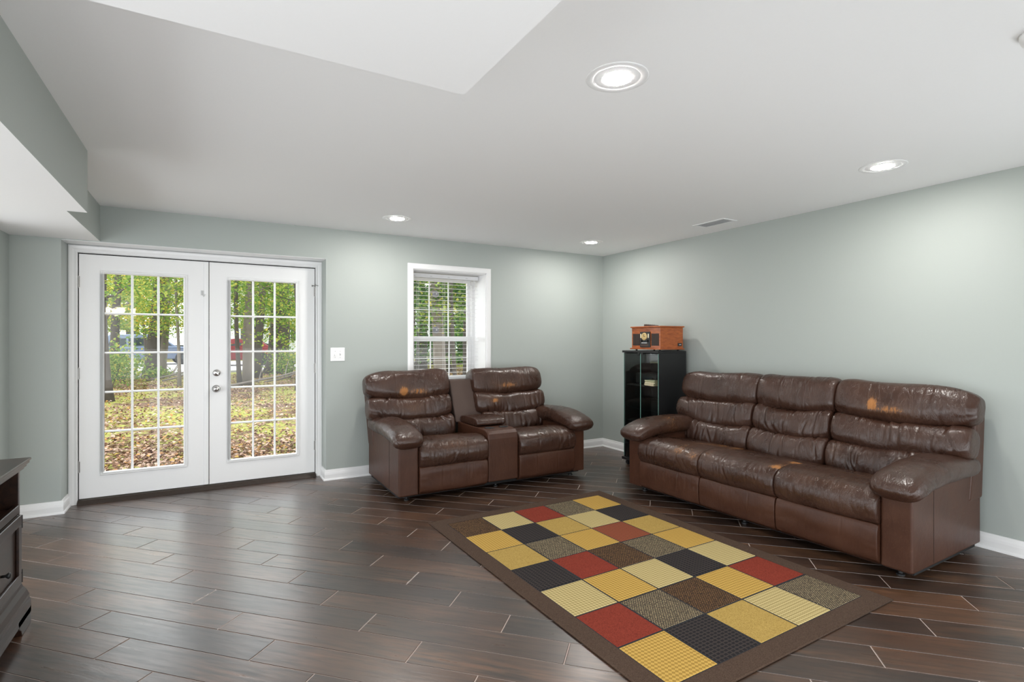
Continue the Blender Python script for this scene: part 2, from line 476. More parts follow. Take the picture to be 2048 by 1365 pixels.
tag(b.build('wall_left', 'wall_paint'), 'short sage green left wall at the corner beside the doors', 'wall', kind='structure')
tag(MB().box(XL - 0.2, XR + 0.2, YN, YB + 0.05, HC, HC + 0.15).build('ceiling', 'ceiling_paint'), 'flat white ceiling with recessed lights', 'ceiling', kind='structure')

tag(MB().box(-1.15, XR + 0.2, YN - 0.15, YN, 1.2, 2.6).build('added_light_header', 'wall_paint'), 'unseen added header behind the camera, limiting the rear daylight', 'wall', kind='structure')  # invented header, out of view, trims frontal daylight on walls and near ceiling
tag(MB().box(XF, XL, SY0, 4.8, 2.085, 2.6).build('added_passage_lid', 'ceiling_paint'), 'unseen added low lid left of the room, limiting side daylight', 'ceiling', kind='structure')  # made-up passage: the lid keeps side daylight from flooding the bulkhead underside
# dropped soffit overhead and bulkheads along the left wall
SX, SY, SZ = 0.764, 1.673, 2.20
b = MB(); b.box(XL - 0.7, SX, -2.4, SY, SZ, HC)
tag(b.build('ceiling_soffit', 'ceiling_paint'), 'dropped white ceiling soffit overhead nearest the camera', 'soffit', kind='structure')
def bulk(name, x1, y0, y1, z0, label):
    m = MB(); x0 = XL
    vs = [(x0, y0, z0), (x1, y0, z0), (x1, y1, z0), (x0, y1, z0), (x0, y0, HC), (x1, y0, HC), (x1, y1, HC), (x0, y1, HC)]
    m.add(vs, [(1, 2, 6, 5), (2, 3, 7, 6), (0, 1, 5, 4)]); m.cur = 1; m.add(vs, [(0, 3, 2, 1)])
    return tag(m.build(name, ['wall_paint', 'ceiling_paint'], fix=False), label, 'bulkhead', kind='structure')
bulk('ceiling_bulkhead', -0.608, SY + 0.001, 3.847, 2.085, 'lower green-sided bulkhead with white underside on the left')
bulk('ceiling_bulkhead', -0.765, 3.847, YB, 2.152, 'shallower green-sided bulkhead stepping back above the left door jamb')

# baseboards
BP = [(0, 0), (0.016, 0), (0.016, 0.055), (0.0135, 0.072), (0.009, 0.082), (0.0055, 0.098), (0, 0.1)]
BP2 = [(0, 0), (0.026, 0), (0.024, 0.010), (0.016, 0.017)]   # shoe moulding
def baseboard(name, runs, label):
    m = MB()
    for (ax, ay, bx_, by_, e0, e1) in runs:      # wall surface line; board grows to the left-hand normal; e: outer corner at start / end
        d = Vector((bx_ - ax, by_ - ay)); L = d.length; d /= L; nrm = Vector((-d.y, d.x))
        for prof in (BP, BP2 + [(0, 0.017)]):
            w_ = prof[1][0]
            x0, y0, x1, y1 = ax - d.x * w_ * e0, ay - d.y * w_ * e0, bx_ + d.x * w_ * e1, by_ + d.y * w_ * e1
            n = len(prof); vs = []
            for e, (px, py) in ((0, (x0, y0)), (1, (x1, y1))):
                for (o_, h) in prof: vs.append((px + nrm.x * o_, py + nrm.y * o_, h))
            m.add(vs, [tuple(range(n)), tuple(range(n, 2 * n))] + [(i, (i + 1) % n, n + (i + 1) % n, n + i) for i in range(n)])
    return tag(m.build(name, 'trim_paint'), label, 'baseboard', kind='structure')
baseboard('baseboard_back', [(XR, YB, DX1, YB, 0, 1), (DX1, YB, DX1, 5.585, 0, 0)], 'white baseboard along the back wall behind the loveseat')
baseboard('baseboard_right', [(XR, 0.1, XR, YB, 0, 0)], 'white baseboard along the right wall behind the sofa')
baseboard('baseboard_left', [(DX0, YB, XL, YB, 1, 0), (XL, YB, XL, 4.8, 0, 0), (DX0, 5.585, DX0, YB, 0, 0)], 'white baseboard around the left corner beside the door')

# ------------------------------------------------------------------ floor of diagonal wood-look tiles
fl = MB(); fl.box(XF, XL - 0.05, YN, 4.8, -0.2, -0.0022); fl.box(XL - 0.05, XR + 0.1, YN, YB + 0.02, -0.2, -0.0022); fl.box(DX0, DX1, YB + 0.02, 5.60, -0.2, -0.0022)  # left strip floors the made-up passage, setting side daylight farther off
floor = tag(fl.build('floor', 'grout'), 'dark wood-look plank tiles laid diagonally with pale grout', 'floor', kind='structure')
s2 = math.sqrt(0.5)
PW, PL = 0.1631, 0.964; G = 0.0024
def clip_poly(poly, f):     # keep f>=0
    out = []
    for i in range(len(poly)):
        a, c_ = poly[i], poly[(i + 1) % len(poly)]; fa, fc = f(a), f(c_)
        if fa >= 0: out.append(a)
        if (fa >= 0) != (fc >= 0):
            t = fa / (fa - fc); out.append((a[0] + t * (c_[0] - a[0]), a[1] + t * (c_[1] - a[1])))
    return out
def to_xy(p): return ((p[0] + p[1]) * s2, (p[1] - p[0]) * s2)      # u along (1,-1), v along (1,1)
def to_uv(p): return ((p[0] - p[1]) * s2, (p[0] + p[1]) * s2)
Fv = (math.sin(YAW), math.cos(YAW)); Rv = (math.cos(YAW), -math.sin(YAW))
def pix(x, y, z):
    d = x * Fv[0] + y * Fv[1]
    if d < 0.15: return None
    return (1024 + 1060 * (x * Rv[0] + y * Rv[1]) / d, 682.5 - 1060 * (z - CAMH) / d)
def area_px(pl):
    q = []
    for p in pl:
        r_ = pix(p[0], p[1], 0)
        if r_ is None: return 0.0
        q.append(r_)
    for f in (lambda p: p[0], lambda p: 2048 - p[0], lambda p: p[1], lambda p: 1365 - p[1]):
        q = clip_poly(q, f)
        if len(q) < 3: return 0.0
    return abs(sum(q[i][0] * q[(i + 1) % len(q)][1] - q[(i + 1) % len(q)][0] * q[i][1] for i in range(len(q)))) / 2
planks = []
for k in range(-40, 42):
    v0 = 1.863 + PW * k + G; v1 = v0 + PW - 2 * G
    u_ = (-1.66 - 0.32133 * k) % PL
    for j in range(-9, 9):
        u0 = u_ + PL * j + G; u1 = u0 + PL - 2 * G
        pl = [to_xy(p) for p in ((u0, v0), (u1, v0), (u1, v1), (u0, v1))]
        full = pl
        pieces = []
        main = pl
        for f in (lambda p: p[0] - XF, lambda p: XR - p[0], lambda p: YB - p[1], lambda p: p[1] - YN):
            main = clip_poly(main, f)
            if len(main) < 3: break
        if len(main) >= 3: pieces.append(main)
        rec = pl
        for f in (lambda p: p[0] - DX0, lambda p: DX1 - p[0], lambda p: p[1] - YB - 0.0005, lambda p: 5.575 - p[1]):
            rec = clip_poly(rec, f)
            if len(rec) < 3: break
        if len(rec) >= 3:
            if pieces and min(p[1] for p in rec) < YB + 0.01:     # merge: clip as one L-free piece
                both = pl
                for f in ((lambda p: p[0] - DX0, lambda p: DX1 - p[0], lambda p: 5.575 - p[1]) if all(DX0 - 1e-6 <= p[0] <= DX1 + 1e-6 for p in pieces[0]) else ()):
                    both = clip_poly(both, f)
                if both is not pl: pieces = [both]
                else: pieces.append(rec)
            else: pieces.append(rec)
        for q in pieces:
            ax, ay = sum(p[0] for p in q) / len(q), sum(p[1] for p in q) / len(q)
            if ax < XL - 0.05 and ay > 4.85: continue
            uvq = [to_uv(p) for p in q]
            is_full = q is pl or (len(q) == 4 and all(abs(a[0] - c_[0]) + abs(a[1] - c_[1]) < 1e-6 for a, c_ in zip(q, full)))
            planks.append((area_px(q), uvq, ((u0 + u1) / 2, (v0 + v1) / 2), is_full))
planks.sort(key=lambda t: -t[0])
seen = [p for p in planks if p[0] > 60][:300]
rest = [p for p in planks if not (p[0] > 60)] + [p for p in planks if p[0] > 60][300:]
def plank_geo(mb, uvq, c0, world=False):
    n = len(uvq); ch = 0.0016
    cu, cv = sum(p[0] for p in uvq) / n, sum(p[1] for p in uvq) / n
    loc = [(p[0] - c0[0], p[1] - c0[1]) for p in uvq]; cu -= c0[0]; cv -= c0[1]
    if sum(loc[i][0] * loc[(i + 1) % n][1] - loc[(i + 1) % n][0] * loc[i][1] for i in range(n)) < 0: loc = loc[::-1]
    ins = []
    for p in loc:
        d = Vector((cu - p[0], cv - p[1])); L = d.length
        ins.append((p[0] + d.x / max(L, 1e-6) * ch * 1.4, p[1] + d.y / max(L, 1e-6) * ch * 1.4))
    vs = [(p[0], p[1], -0.012) for p in loc] + [(p[0], p[1], -0.0012) for p in loc] + [(p[0], p[1], 0.0) for p in ins]
    if world: vs = [(*to_xy((x + c0[0], y + c0[1])), z) for x, y, z in vs]
    mb.add(vs, [(i, (i + 1) % n, n + (i + 1) % n, n + i) for i in range(n)] + [(n + i, n + (i + 1) % n, 2 * n + (i + 1) % n, 2 * n + i) for i in range(n)] + [tuple(2 * n + i for i in range(n))])
# plank local frame: x along u=(1,-1), y along v=(1,1): rotation of -45 degrees
full_me = None
for a_, uvq, c0, is_full in seen:
    if is_full and full_me is not None:
        o = bpy.data.objects.new('plank', full_me); C.objects.link(o)
    else:
        m = MB(); plank_geo(m, uvq, c0)
        o = m.build('plank', 'wood_tile')
        if is_full: full_me = o.data
    o.parent = floor
    o.location = (*to_xy(c0), 0); o.rotation_euler = (0, 0, -PI / 4)
m = MB()
for a_, uvq, c0, _f in rest: plank_geo(m, uvq, c0, True)
tag(m.build('planks_out_of_view', 'wood_tile', floor), kind='stuff')

# ------------------------------------------------------------------ French doors
YD = 5.58
def frame_ring(m, x0, x1, z0, z1, wdt, ya, yb):     # rectangular ring
    m.box(x0, x0 + wdt, ya, yb, z0, z1); m.box(x1 - wdt, x1, ya, yb, z0, z1)
    m.box(x0 + wdt, x1 - wdt, ya, yb, z0, z0 + wdt); m.box(x0 + wdt, x1 - wdt, ya, yb, z1 - wdt, z1)
def casing_run(m, pts, prof, yf):    # mitred casing on a wall plane facing -Y; pts polyline in (x,z); prof (offset outward, thickness)
    n = len(prof); rings = []
    for i, p in enumerate(pts):
        p = Vector(p)
        if 0 < i < len(pts) - 1:
            d0 = (p - Vector(pts[i - 1])).normalized(); d1 = (Vector(pts[i + 1]) - p).normalized()
            n0 = Vector((-d0.y, d0.x)); n1 = Vector((-d1.y, d1.x)); bis = (n0 + n1) / (1 + n0.dot(n1))
        else:
            d = (Vector(pts[1]) - p if i == 0 else p - Vector(pts[-2])).normalized(); bis = Vector((-d.y, d.x))
        rings.append([(p.x + bis.x * o_, yf - t_, p.y + bis.y * o_) for o_, t_ in prof])
    vs = [q for r_ in rings for q in r_]; fs = []
    for i in range(len(rings) - 1):
        for j in range(n):
            k_ = (j + 1) % n
            fs.append((i * n + j, i * n + k_, (i + 1) * n + k_, (i + 1) * n + j))
    fs += [tuple(range(n)), tuple((len(rings) - 1) * n + j for j in range(n))]
    m.add(vs, fs)
JX0, JX1, JZ = -0.944, 0.920, 2.080       # inner edge of jamb
m = MB()
CP = [(0, 0), (0, 0.012), (0.006, 0.016), (0.020, 0.013), (0.034, 0.018), (0.052, 0.021), (0.060, 0.017), (0.063, 0.010), (0.063, 0)]
casing_run(m, [(JX0, 0.0), (JX0, JZ), (JX1, JZ), (JX1, 0.0)], CP, YD - 0.008)
m.box(DX0, JX0, YD - 0.008, YD + 0.16, 0, DZ); m.box(JX1, DX1, YD - 0.008, YD + 0.16, 0, DZ); m.box(JX0, JX1, YD - 0.008, YD + 0.16, JZ, DZ)
tag(m.build('trim_1', 'trim_paint'), 'white moulded casing around the double doors', 'trim', kind='structure')
tag(MB().box(DX0 - 0.0, DX1, YB + 0.004, YD - 0.03, DZ - 0.004, DZ).build('trim_2', 'trim_paint'), 'white lining above the recessed double doors', 'trim', kind='structure')
m = MB(); m.box(JX0, JX1, YD - 0.025, YD + 0.16, 0.0, 0.034)
m.prism([(YD - 0.06, 0.0), (YD - 0.025, 0.0), (YD - 0.025, 0.03)], 'x', JX0, JX1)
tag(m.build('trim_3', 'threshold_bronze', bevel=0.004), 'dark bronze threshold under the double doors', 'trim', kind='structure')

def french_door(name, x0, x1, gx0, gx1, hinge_left, label):
    z0, z1 = 0.040, JZ - 0.009
    gz0, gz1 = 0.250, 1.914
    y0, y1 = YD, YD + 0.045
    root = thing(name, label, 'door', (x0 if hinge_left else x1, YD, 0.04), kind='structure')
    ox, oy, oz = root.location
    def bl(mb, nm, mat, par=root, **kw):
        mb.v = [(p[0] - ox, p[1] - oy, p[2] - oz) for p in mb.v]
        return mb.build(nm, mat, par, **kw)
    m = MB()
    m.box(x0, gx0 - 0.012, y0, y1, z0, z1); m.box(gx1 + 0.012, x1, y0, y1, z0, z1)
    m.box(gx0 - 0.012, gx1 + 0.012, y0, y1, z0, gz0 - 0.012); m.box(gx0 - 0.012, gx1 + 0.012, y0, y1, gz1 + 0.012, z1)
    bl(m, 'door_slab', 'door_paint')
    m = MB()
    pf = [(0, -0.004), (0, 0.006), (0.004, 0.015), (0.011, 0.019), (0.016, 0.010), (0.021, 0.009), (0.024, 0.013), (0.030, 0.010), (0.031, -0.004)]
    casing_run(m, [(gx0, gz0), (gx0, gz1), (gx1, gz1), (gx1, gz0), (gx0, gz0), (gx0, gz1)], pf, y0)
    bl(m, 'glass_moulding', 'door_paint')
    cw = (gx1 - gx0) / 3; rh = (gz1 - gz0) / 5; mw = 0.0085
    for i in (1, 2):
        x = gx0 + cw * i
        bl(MB().prism([(x - mw, y0 + 0.012), (x - mw * 0.5, y0 + 0.004), (x + mw * 0.5, y0 + 0.004), (x + mw, y0 + 0.012), (x + mw, y0 + 0.03), (x - mw, y0 + 0.03)], 'z', gz0, gz1), 'muntin', 'door_paint')
    for j in range(1, 5):
        z = gz0 + rh * j
        bl(MB().prism([(y0 + 0.0125, z - mw), (y0 + 0.0045, z - mw * 0.5), (y0 + 0.0045, z + mw * 0.5), (y0 + 0.0125, z + mw), (y0 + 0.0295, z + mw), (y0 + 0.0295, z - mw)], 'x', gx0, gx1), 'muntin', 'door_paint')
    for i in range(3):
        for j in range(5):
            bl(MB().add([(gx0 + cw * i, y0 + 0.02, gz0 + rh * j), (gx0 + cw * (i + 1), y0 + 0.02, gz0 + rh * j), (gx0 + cw * (i + 1), y0 + 0.02, gz0 + rh * (j + 1)), (gx0 + cw * i, y0 + 0.02, gz0 + rh * (j + 1))], [(0, 1, 2, 3)]), 'pane', 'pane_glass')
    hx = x0 - 0.004 if hinge_left else x1 + 0.004
    for hz in (1.84, 1.078, 0.305):
        m = MB()
        m.lathe([(0, hz - 0.052), (0.004, hz - 0.051), (0.0045, hz - 0.046), (0.0068, hz - 0.045), (0.0068, hz - 0.016), (0.0060, hz - 0.015), (0.0068, hz - 0.014), (0.0068, hz + 0.014), (0.0060, hz + 0.015), (0.0068, hz + 0.016), (0.0068, hz + 0.045), (0.0045, hz + 0.046), (0.004, hz + 0.051), (0, hz + 0.052)], 'z', (hx, y0 - 0.004, 0), 12)
        m.box(hx - 0.011, hx + 0.011, y0 - 0.0015, y0 + 0.001, hz - 0.045, hz + 0.045)
        bl(m, 'hinge', 'hinge_metal', smooth=False)
    return root, bl, (x0, x1, y0, z0, z1)
XM = -0.010
d1, bl1, _ = french_door('door_1', JX0 + 0.007, XM - 0.002, -0.768, -0.202, True, 'white french door without handles, hinged beside the left wall')
# astragal on the left leaf and a plastic hook
bl1(MB().prism([(XM - 0.036, YD), (XM - 0.032, YD - 0.006), (XM - 0.012, YD - 0.011), (XM + 0.003, YD - 0.009), (XM + 0.003, YD - 0.001)], 'z', 0.045, JZ - 0.01), 'astragal', 'door_paint')
hk = MB()
hk.tube([(-0.055, YD - 0.004, 1.80), (-0.053, YD - 0.006, 1.772), (-0.048, YD - 0.018, 1.755), (-0.040, YD - 0.028, 1.757), (-0.036, YD - 0.030, 1.775)], 0.004, 6)
hk.box(-0.068, -0.042, YD - 0.005, YD + 0.0005, 1.765, 1.808)
bl1(hk, 'plastic_hook', 'clear_plastic', bevel=0.002)
d2, bl2, _ = french_door('door_2', XM + 0.009, JX1 - 0.007, 0.172, 0.737, False, 'white french door with chrome knob and deadbolt')
kz, kx = 0.910, 0.054
kn = bl2(MB().lathe([(0, YD - 0.060), (0.018, YD - 0.059), (0.027, YD - 0.050), (0.030, YD - 0.040), (0.027, YD - 0.028), (0.014, YD - 0.020), (0.012, YD - 0.010), (0.033, YD - 0.009), (0.035, YD - 0.003), (0.035, YD + 0.001)], 'y', (kx, 0, kz), 28), 'knob', 'chrome', smooth=True)
bl2(MB().box(kx - 0.0025, kx + 0.0025, YD - 0.062, YD - 0.058, kz - 0.006, kz + 0.006), 'keyhole', 'black_metal', kn)
db = bl2(MB().lathe([(0, YD - 0.020), (0.024, YD - 0.019), (0.031, YD - 0.012), (0.033, YD - 0.003), (0.033, YD + 0.001)], 'y', (kx + 0.003, 0, 1.056), 28), 'deadbolt', 'chrome', smooth=True)
tt = MB().box(-0.004, 0.004, YD - 0.040, YD - 0.018, -0.020, 0.020)
tt.v = [(kx + 0.003 + p[0] * math.cos(0.8) - p[2] * math.sin(0.8), p[1], 1.056 + p[0] * math.sin(0.8) + p[2] * math.cos(0.8)) for p in tt.v]
bl2(tt, 'thumb_turn', 'chrome', db, bevel=0.0015)
st = MB(); hx, hz = JX1 + 0.002, 1.905
st.tube([(hx - 0.035, YD - 0.014, hz - 0.006), (hx - 0.012, YD - 0.022, hz - 0.004), (hx, YD - 0.024, hz), (hx + 0.02, YD - 0.03, hz - 0.006)], 0.0035, 8)
st.lathe([(0, hz - 0.014), (0.006, hz - 0.014), (0.006, hz + 0.006), (0, hz + 0.006)], 'z', (hx, YD - 0.006, 0), 10)
st.lathe([(0, -0.004), (0.008, -0.004), (0.008, 0.006), (0, 0.006)], 'x', (hx - 0.035, YD - 0.014, hz - 0.006), 10)
bl2(st, 'hinge_stop', 'hinge_metal', smooth=True)
# dark seal line around the leaves
m = MB()
m.box(JX0, JX1, YD + 0.012, YD + 0.05, JZ - 0.012, JZ); m.box(JX0, JX0 + 0.0068, YD + 0.012, YD + 0.05, 0.03, JZ); m.box(JX1 - 0.0068, JX1, YD + 0.012, YD + 0.05, 0.03, JZ); m.box(XM - 0.001, XM + 0.0085, YD + 0.006, YD + 0.04, 0.045, JZ - 0.01)
tag(m.build('trim_4', 'weather_seal'), 'dark weather seal between the double doors', 'trim', kind='structure')

# ------------------------------------------------------------------ window with casing and blind
m = MB()
WP = [(0, 0), (0, 0.014), (0.006, 0.018), (0.040, 0.018), (0.050, 0.014), (0.058, 0.010), (0.058, 0)]
casing_run(m, [(WX0, WZ0 - 0.04), (WX0, WZ1), (WX1, WZ1), (WX1, WZ0 - 0.04)], WP, YB)
m.box(WX0 - 0.001, WX0 + 0.008, YB, 5.73, WZ0, WZ1); m.box(WX1 - 0.008, WX1 + 0.001, YB, 5.73, WZ0, WZ1)
m.box(WX0, WX1, YB, 5.73, WZ1 - 0.008, WZ1); m.box(WX0 - 0.07, WX1 + 0.07, YB - 0.035, YB, WZ0 - 0.045, WZ0 - 0.002); m.box(WX0, WX1, YB, 5.73, WZ0, WZ0 + 0.012)
tag(m.build('trim_5', 'trim_paint'), 'white casing and deep reveal around the window', 'trim', kind='structure')
win = thing('window_1', 'white double-hung window with grilles behind the loveseat', 'window', (0, 0, 0), kind='structure')
YW = 5.655
m = MB(); frame_ring(m, WX0 + 0.008, WX1 - 0.008, WZ0 + 0.012, WZ1 - 0.008, 0.035, YW - 0.02, YW + 0.06); m.build('window_frame', 'vinyl_white', win)
ax0, ax1 = WX0 + 0.043, WX1 - 0.043
def sash(nm, z0, z1, ya, wd):
    m = MB(); frame_ring(m, ax0, ax1, z0, z1, wd, ya, ya + 0.03)
    sroot = m.build(nm, 'vinyl_white', win)
    gx0, gx1, gz0, gz1 = ax0 + wd, ax1 - wd, z0 + wd, z1 - wd
    cw = (gx1 - gx0) / 3; rh = (gz1 - gz0) / 2
    for i in (1, 2): MB().box(gx0 + cw * i - 0.006, gx0 + cw * i + 0.006, ya + 0.008, ya + 0.02, gz0, gz1).build('muntin', 'vinyl_white', sroot)
    MB().box(gx0, gx1, ya + 0.0085, ya + 0.0195, gz0 + rh - 0.005, gz0 + rh + 0.005).build('muntin', 'vinyl_white', sroot)
    for i in range(3):
        for j in range(2):
            x, z = gx0 + cw * i, gz0 + rh * j
            MB().add([(x, ya + 0.014, z), (x + cw, ya + 0.014, z), (x + cw, ya + 0.014, z + rh), (x, ya + 0.014, z + rh)], [(0, 1, 2, 3)]).build('pane', 'pane_glass', sroot)
sash('upper_sash', 1.345, WZ1 - 0.045, YW + 0.028, 0.036)
sash('lower_sash', WZ0 + 0.05, 1.400, YW - 0.004, 0.045)
for zc, ttl in ((1.885, 'upper'), (1.475, 'lower')):
    sc_ = thing('suction_cup', f'{ttl} of two round clear suction cups on the window glass', 'suction cup', (2.245, YW + 0.036, zc), group='suction cups on the window')
    MB().lathe([(0, -0.012), (0.020, -0.010), (0.036, -0.004), (0.040, 0.0), (0.036, 0.0015), (0, 0.0015)], 'y', (0, 0, 0), 24).build('cup', 'suction_grey', sc_, smooth=True)
    MB().lathe([(0, -0.030), (0.009, -0.029), (0.009, -0.022), (0.005, -0.020), (0.006, -0.010), (0, -0.009)], 'y', (0, 0, 0), 14).build('knob', 'clear_plastic', sc_, smooth=True)
bld = thing('window_blind', 'white horizontal slat blind lowered in the window', 'blind', (0, 0, 0))
bx0, bx1, YBL = WX0 + 0.014, WX1 - 0.014, 5.545
MB().box(bx0, bx1, YBL - 0.03, YBL + 0.028, 2.045, 2.088).build('headrail', 'slat_white', bld, bevel=0.003)
for cxp in (1.93, 2.12, 2.33, 2.55):
    MB().box(cxp - 0.012, cxp + 0.012, YBL - 0.0305, YBL - 0.028, 2.060, 2.066).build('clip', 'clear_plastic', bld)
ns = 26; zt, zb_ = 2.028, 0.905
sl = None
for i in range(ns):
    z = zt - (zt - zb_) * i / (ns - 1)
    if sl is None:
        mm = MB(); prof = [(-0.023, -0.0006), (-0.012, 0.0002), (0, 0.0005), (0.012, 0.0002), (0.023, -0.0006), (0.023, 0.0008), (0.012, 0.0016), (0, 0.0019), (-0.012, 0.0016), (-0.023, 0.0008)]
        mm.prism(prof, 'x', bx0, bx1); sl = mm.build('slat', 'slat_white', bld); o = sl
    else:
        o = sl.copy(); C.objects.link(o); o.parent = bld
    o.location = (0, YBL, z)
MB().box(bx0, bx1, YBL - 0.025, YBL + 0.025, 0.868, 0.886).build('bottom_rail', 'slat_white', bld, bevel=0.003)
for cxp in (bx0 + 0.11, (bx0 + bx1) / 2, bx1 - 0.11):
    for dy in (-0.027, 0.027): MB().tube([(cxp, YBL + dy, 2.05), (cxp, YBL + dy, 0.87)], 0.0012, 5).build('ladder_cord', 'slat_white', bld)
for cxp in (bx1 - 0.060, bx1 - 0.052):
    MB().tube([(cxp, YBL - 0.036, 2.05), (cxp, YBL - 0.038, 1.0)], 0.0016, 5).build('pull_cord', 'slat_white', bld)

# ------------------------------------------------------------------ wall switch, vent, ceiling lamps
sw = thing('light_switch', 'white double light switch plate between doors and window', 'switch', (1.0875, YB, 1.218))
MB().box(-0.068, 0.068, -0.006, 0.0005, -0.066, 0.066).build('plate', 'trim_paint', sw, bevel=0.003)
for sx_, up in ((-0.024, -1), (0.024, 1)):
    tg = MB().hexa([(sx_ - 0.005, -0.006, -0.012), (sx_ + 0.005, -0.006, -0.012), (sx_ + 0.005, -0.006, 0.012), (sx_ - 0.005, -0.006, 0.012)], [(sx_ - 0.004, -0.018, up * 0.010 - 0.004), (sx_ + 0.004, -0.018, up * 0.010 - 0.004), (sx_ + 0.004, -0.018, up * 0.010 + 0.004), (sx_ - 0.004, -0.018, up * 0.010 + 0.004)]).build('toggle', 'trim_paint', sw)
    for zz in (-0.03, 0.03): MB().lathe([(0, -0.0072), (0.003, -0.007), (0.003, -0.005)], 'y', (sx_, 0, zz), 8).build('screw', 'hinge_metal', sw)

vt = thing('ceiling_vent', 'white rectangular air vent in the ceiling near right wall', 'vent', (4.05, 3.325, HC))
m = MB()
for (x0, x1, y0, y1) in ((-0.095, -0.070, -0.175, 0.175), (0.070, 0.095, -0.175, 0.175), (-0.07, 0.07, -0.175, -0.150), (-0.07, 0.07, 0.150, 0.175)): m.box(x0, x1, y0, y1, -0.006, 0)
m.build('frame', 'trim_paint', vt, bevel=0.002)
MB().box(-0.07, 0.07, -0.15, 0.15, -0.0012, 0.0).build('duct_opening', 'vent_grey', vt)
lv = None
for i in range(16):
    if lv is None:
        lv = MB().hexa([(-0.068, -0.0085, -0.008), (0.068, -0.0085, -0.008), (0.068, -0.0070, -0.0075), (-0.068, -0.0070, -0.0075)], [(-0.068, 0.0050, -0.0025), (0.068, 0.0050, -0.0025), (0.068, 0.0065, -0.002), (-0.068, 0.0065, -0.002)]).build('louvre', 'trim_paint', vt); o = lv
    else: o = lv.copy(); C.objects.link(o); o.parent = vt
    o.location = (0, -0.140 + i * 0.01865, 0)

emit('bulb_glow', (1.0, 0.965, 0.92), BULB_STRENGTH)
def downlight(x, y, label, z=HC):
    r_ = thing('recessed_light', label, 'ceiling light', (x, y, z), group='recessed ceiling lights')
    MB().lathe([(0.128, 0.0), (0.128, -0.0018), (0.124, -0.0032), (0.104, -0.0034), (0.097, -0.0022), (0.092, -0.0004)], 'z', (0, 0, 0), 40).build('trim_ring', 'trim_paint', r_, smooth=True)
    MB().lathe([(0.0965, -0.0006), (0.094, -0.0012), (0.080, -0.0022), (0.066, -0.0034), (0.062, -0.0040)], 'z', (0, 0, 0), 40).build('baffle', 'ceiling_paint', r_, smooth=True)
    MB().lathe([(0.062, -0.0035), (0.061, -0.0046), (0.050, -0.0054), (0.030, -0.0058), (0.0, -0.006)], 'z', (0, 0, 0), 32).build('bulb', 'bulb_glow', r_, smooth=True)
    return r_
downlight(1.466, 1.69, 'largest recessed ceiling light, beside the dropped soffit')
downlight(3.652, 1.727, 'recessed ceiling light above the sofa near right wall')
downlight(1.451, 4.60, 'recessed ceiling light near the back wall between doors and window')
downlight(3.662, 4.65, 'smallest recessed ceiling light, in the far corner')
sm = thing('smoke_detector', 'round white smoke detector cut off by the right picture edge', 'smoke detector', (2.548, 0.690, HC))
MB().lathe([(0.066, 0.0), (0.066, -0.012), (0.060, -0.030), (0.045, -0.036), (0.0, -0.036)], 'z', (0, 0, 0), 32).build('body', 'trim_paint', sm, smooth=True)
MB().lathe([(0.020, -0.035), (0.018, -0.0375), (0.0, -0.038)], 'z', (0, 0, 0), 16).build('button', 'ceiling_paint', sm, smooth=True)

# chandelier hanging behind the camera (its reflection shows in the left door)
emit('shade_glow', (1.0, 0.84, 0.62), SHADE_STRENGTH)
chd = thing('chandelier', 'chandelier with glowing glass shades reflected in the left door', 'chandelier', (-1.50, -1.90, SZ))
MB().lathe([(0.06, 0), (0.058, -0.012), (0.02, -0.025), (0.0, -0.025)], 'z', (0, 0, 0), 24).build('canopy', 'hinge_metal', chd, smooth=True)
MB().tube([(0, 0, -0.02), (0, 0, -0.26)], 0.006, 8).build('stem', 'hinge_metal', chd)
MB().lathe([(0, -0.24), (0.018, -0.25), (0.030, -0.29), (0.022, -0.34), (0.034, -0.37), (0.012, -0.42), (0, -0.43)], 'z', (0, 0, 0), 20).build('hub', 'hinge_metal', chd, smooth=True)
for i in range(5):
    a = 2 * PI * i / 5 + 0.35; ca, sa = math.cos(a), math.sin(a)
    pts = [(0.02, -0.36), (0.10, -0.42), (0.19, -0.43), (0.26, -0.38), (0.27, -0.33)]
    MB().tube([(ca * r_, sa * r_, z) for r_, z in catmull(pts, 14, False)], 0.006, 8).build('arm', 'hinge_metal', chd, smooth=True)
    MB().lathe([(0.020, -0.335), (0.040, -0.325), (0.056, -0.290), (0.066, -0.235), (0.078, -0.195), (0.074, -0.195), (0.060, -0.236), (0.050, -0.288), (0.018, -0.330)], 'z', (ca * 0.27, sa * 0.27, 0), 24).build('shade', 'shade_glow', chd, smooth=True)

# ------------------------------------------------------------------ rug
RW, RL = 1.62, 2.32
rug = thing('area_rug', 'rectangular rug of coloured woven squares with brown border', 'rug', (2.240, 2.552, 0.0), R(1.2))
bw = 0.098
m = MB()
hx, hy = RW / 2, RL / 2; ix, iy = hx - bw, hy - bw
top = 0.0095
def ringq(x0, x1, y0, y1): m.box(x0, x1, y0, y1, 0.0005, top)
ringq(-hx, hx, -hy, -iy); ringq(-hx, hx, iy, hy); ringq(-hx, -ix, -iy, iy); ringq(ix, hx, -iy, iy)
m.build('border', 'rug_border', rug)
MB().box(-ix, ix, -iy, iy, 0.0005, 0.0085).build('field', 'rug_field', rug)
e = MB(); e.tube([(-hx, -hy, 0.0055), (hx, -hy, 0.0055), (hx, hy, 0.0055), (-hx, hy, 0.0055), (-hx, -hy, 0.0055)], 0.0052, 8)
e.build('bound_edge', 'rug_border', rug, smooth=True)
PAT = ['gold tweed red cream brown', 'black cream tan black gold', 'tan rust gold tweed tan', 'gold tweed brown red black',
       'cream black cream gold cream', 'red gold brown tweed red', 'tweed cream tan black gold']
cwx, cly = 2 * ix / 5, 2 * iy / 7
pm = {}
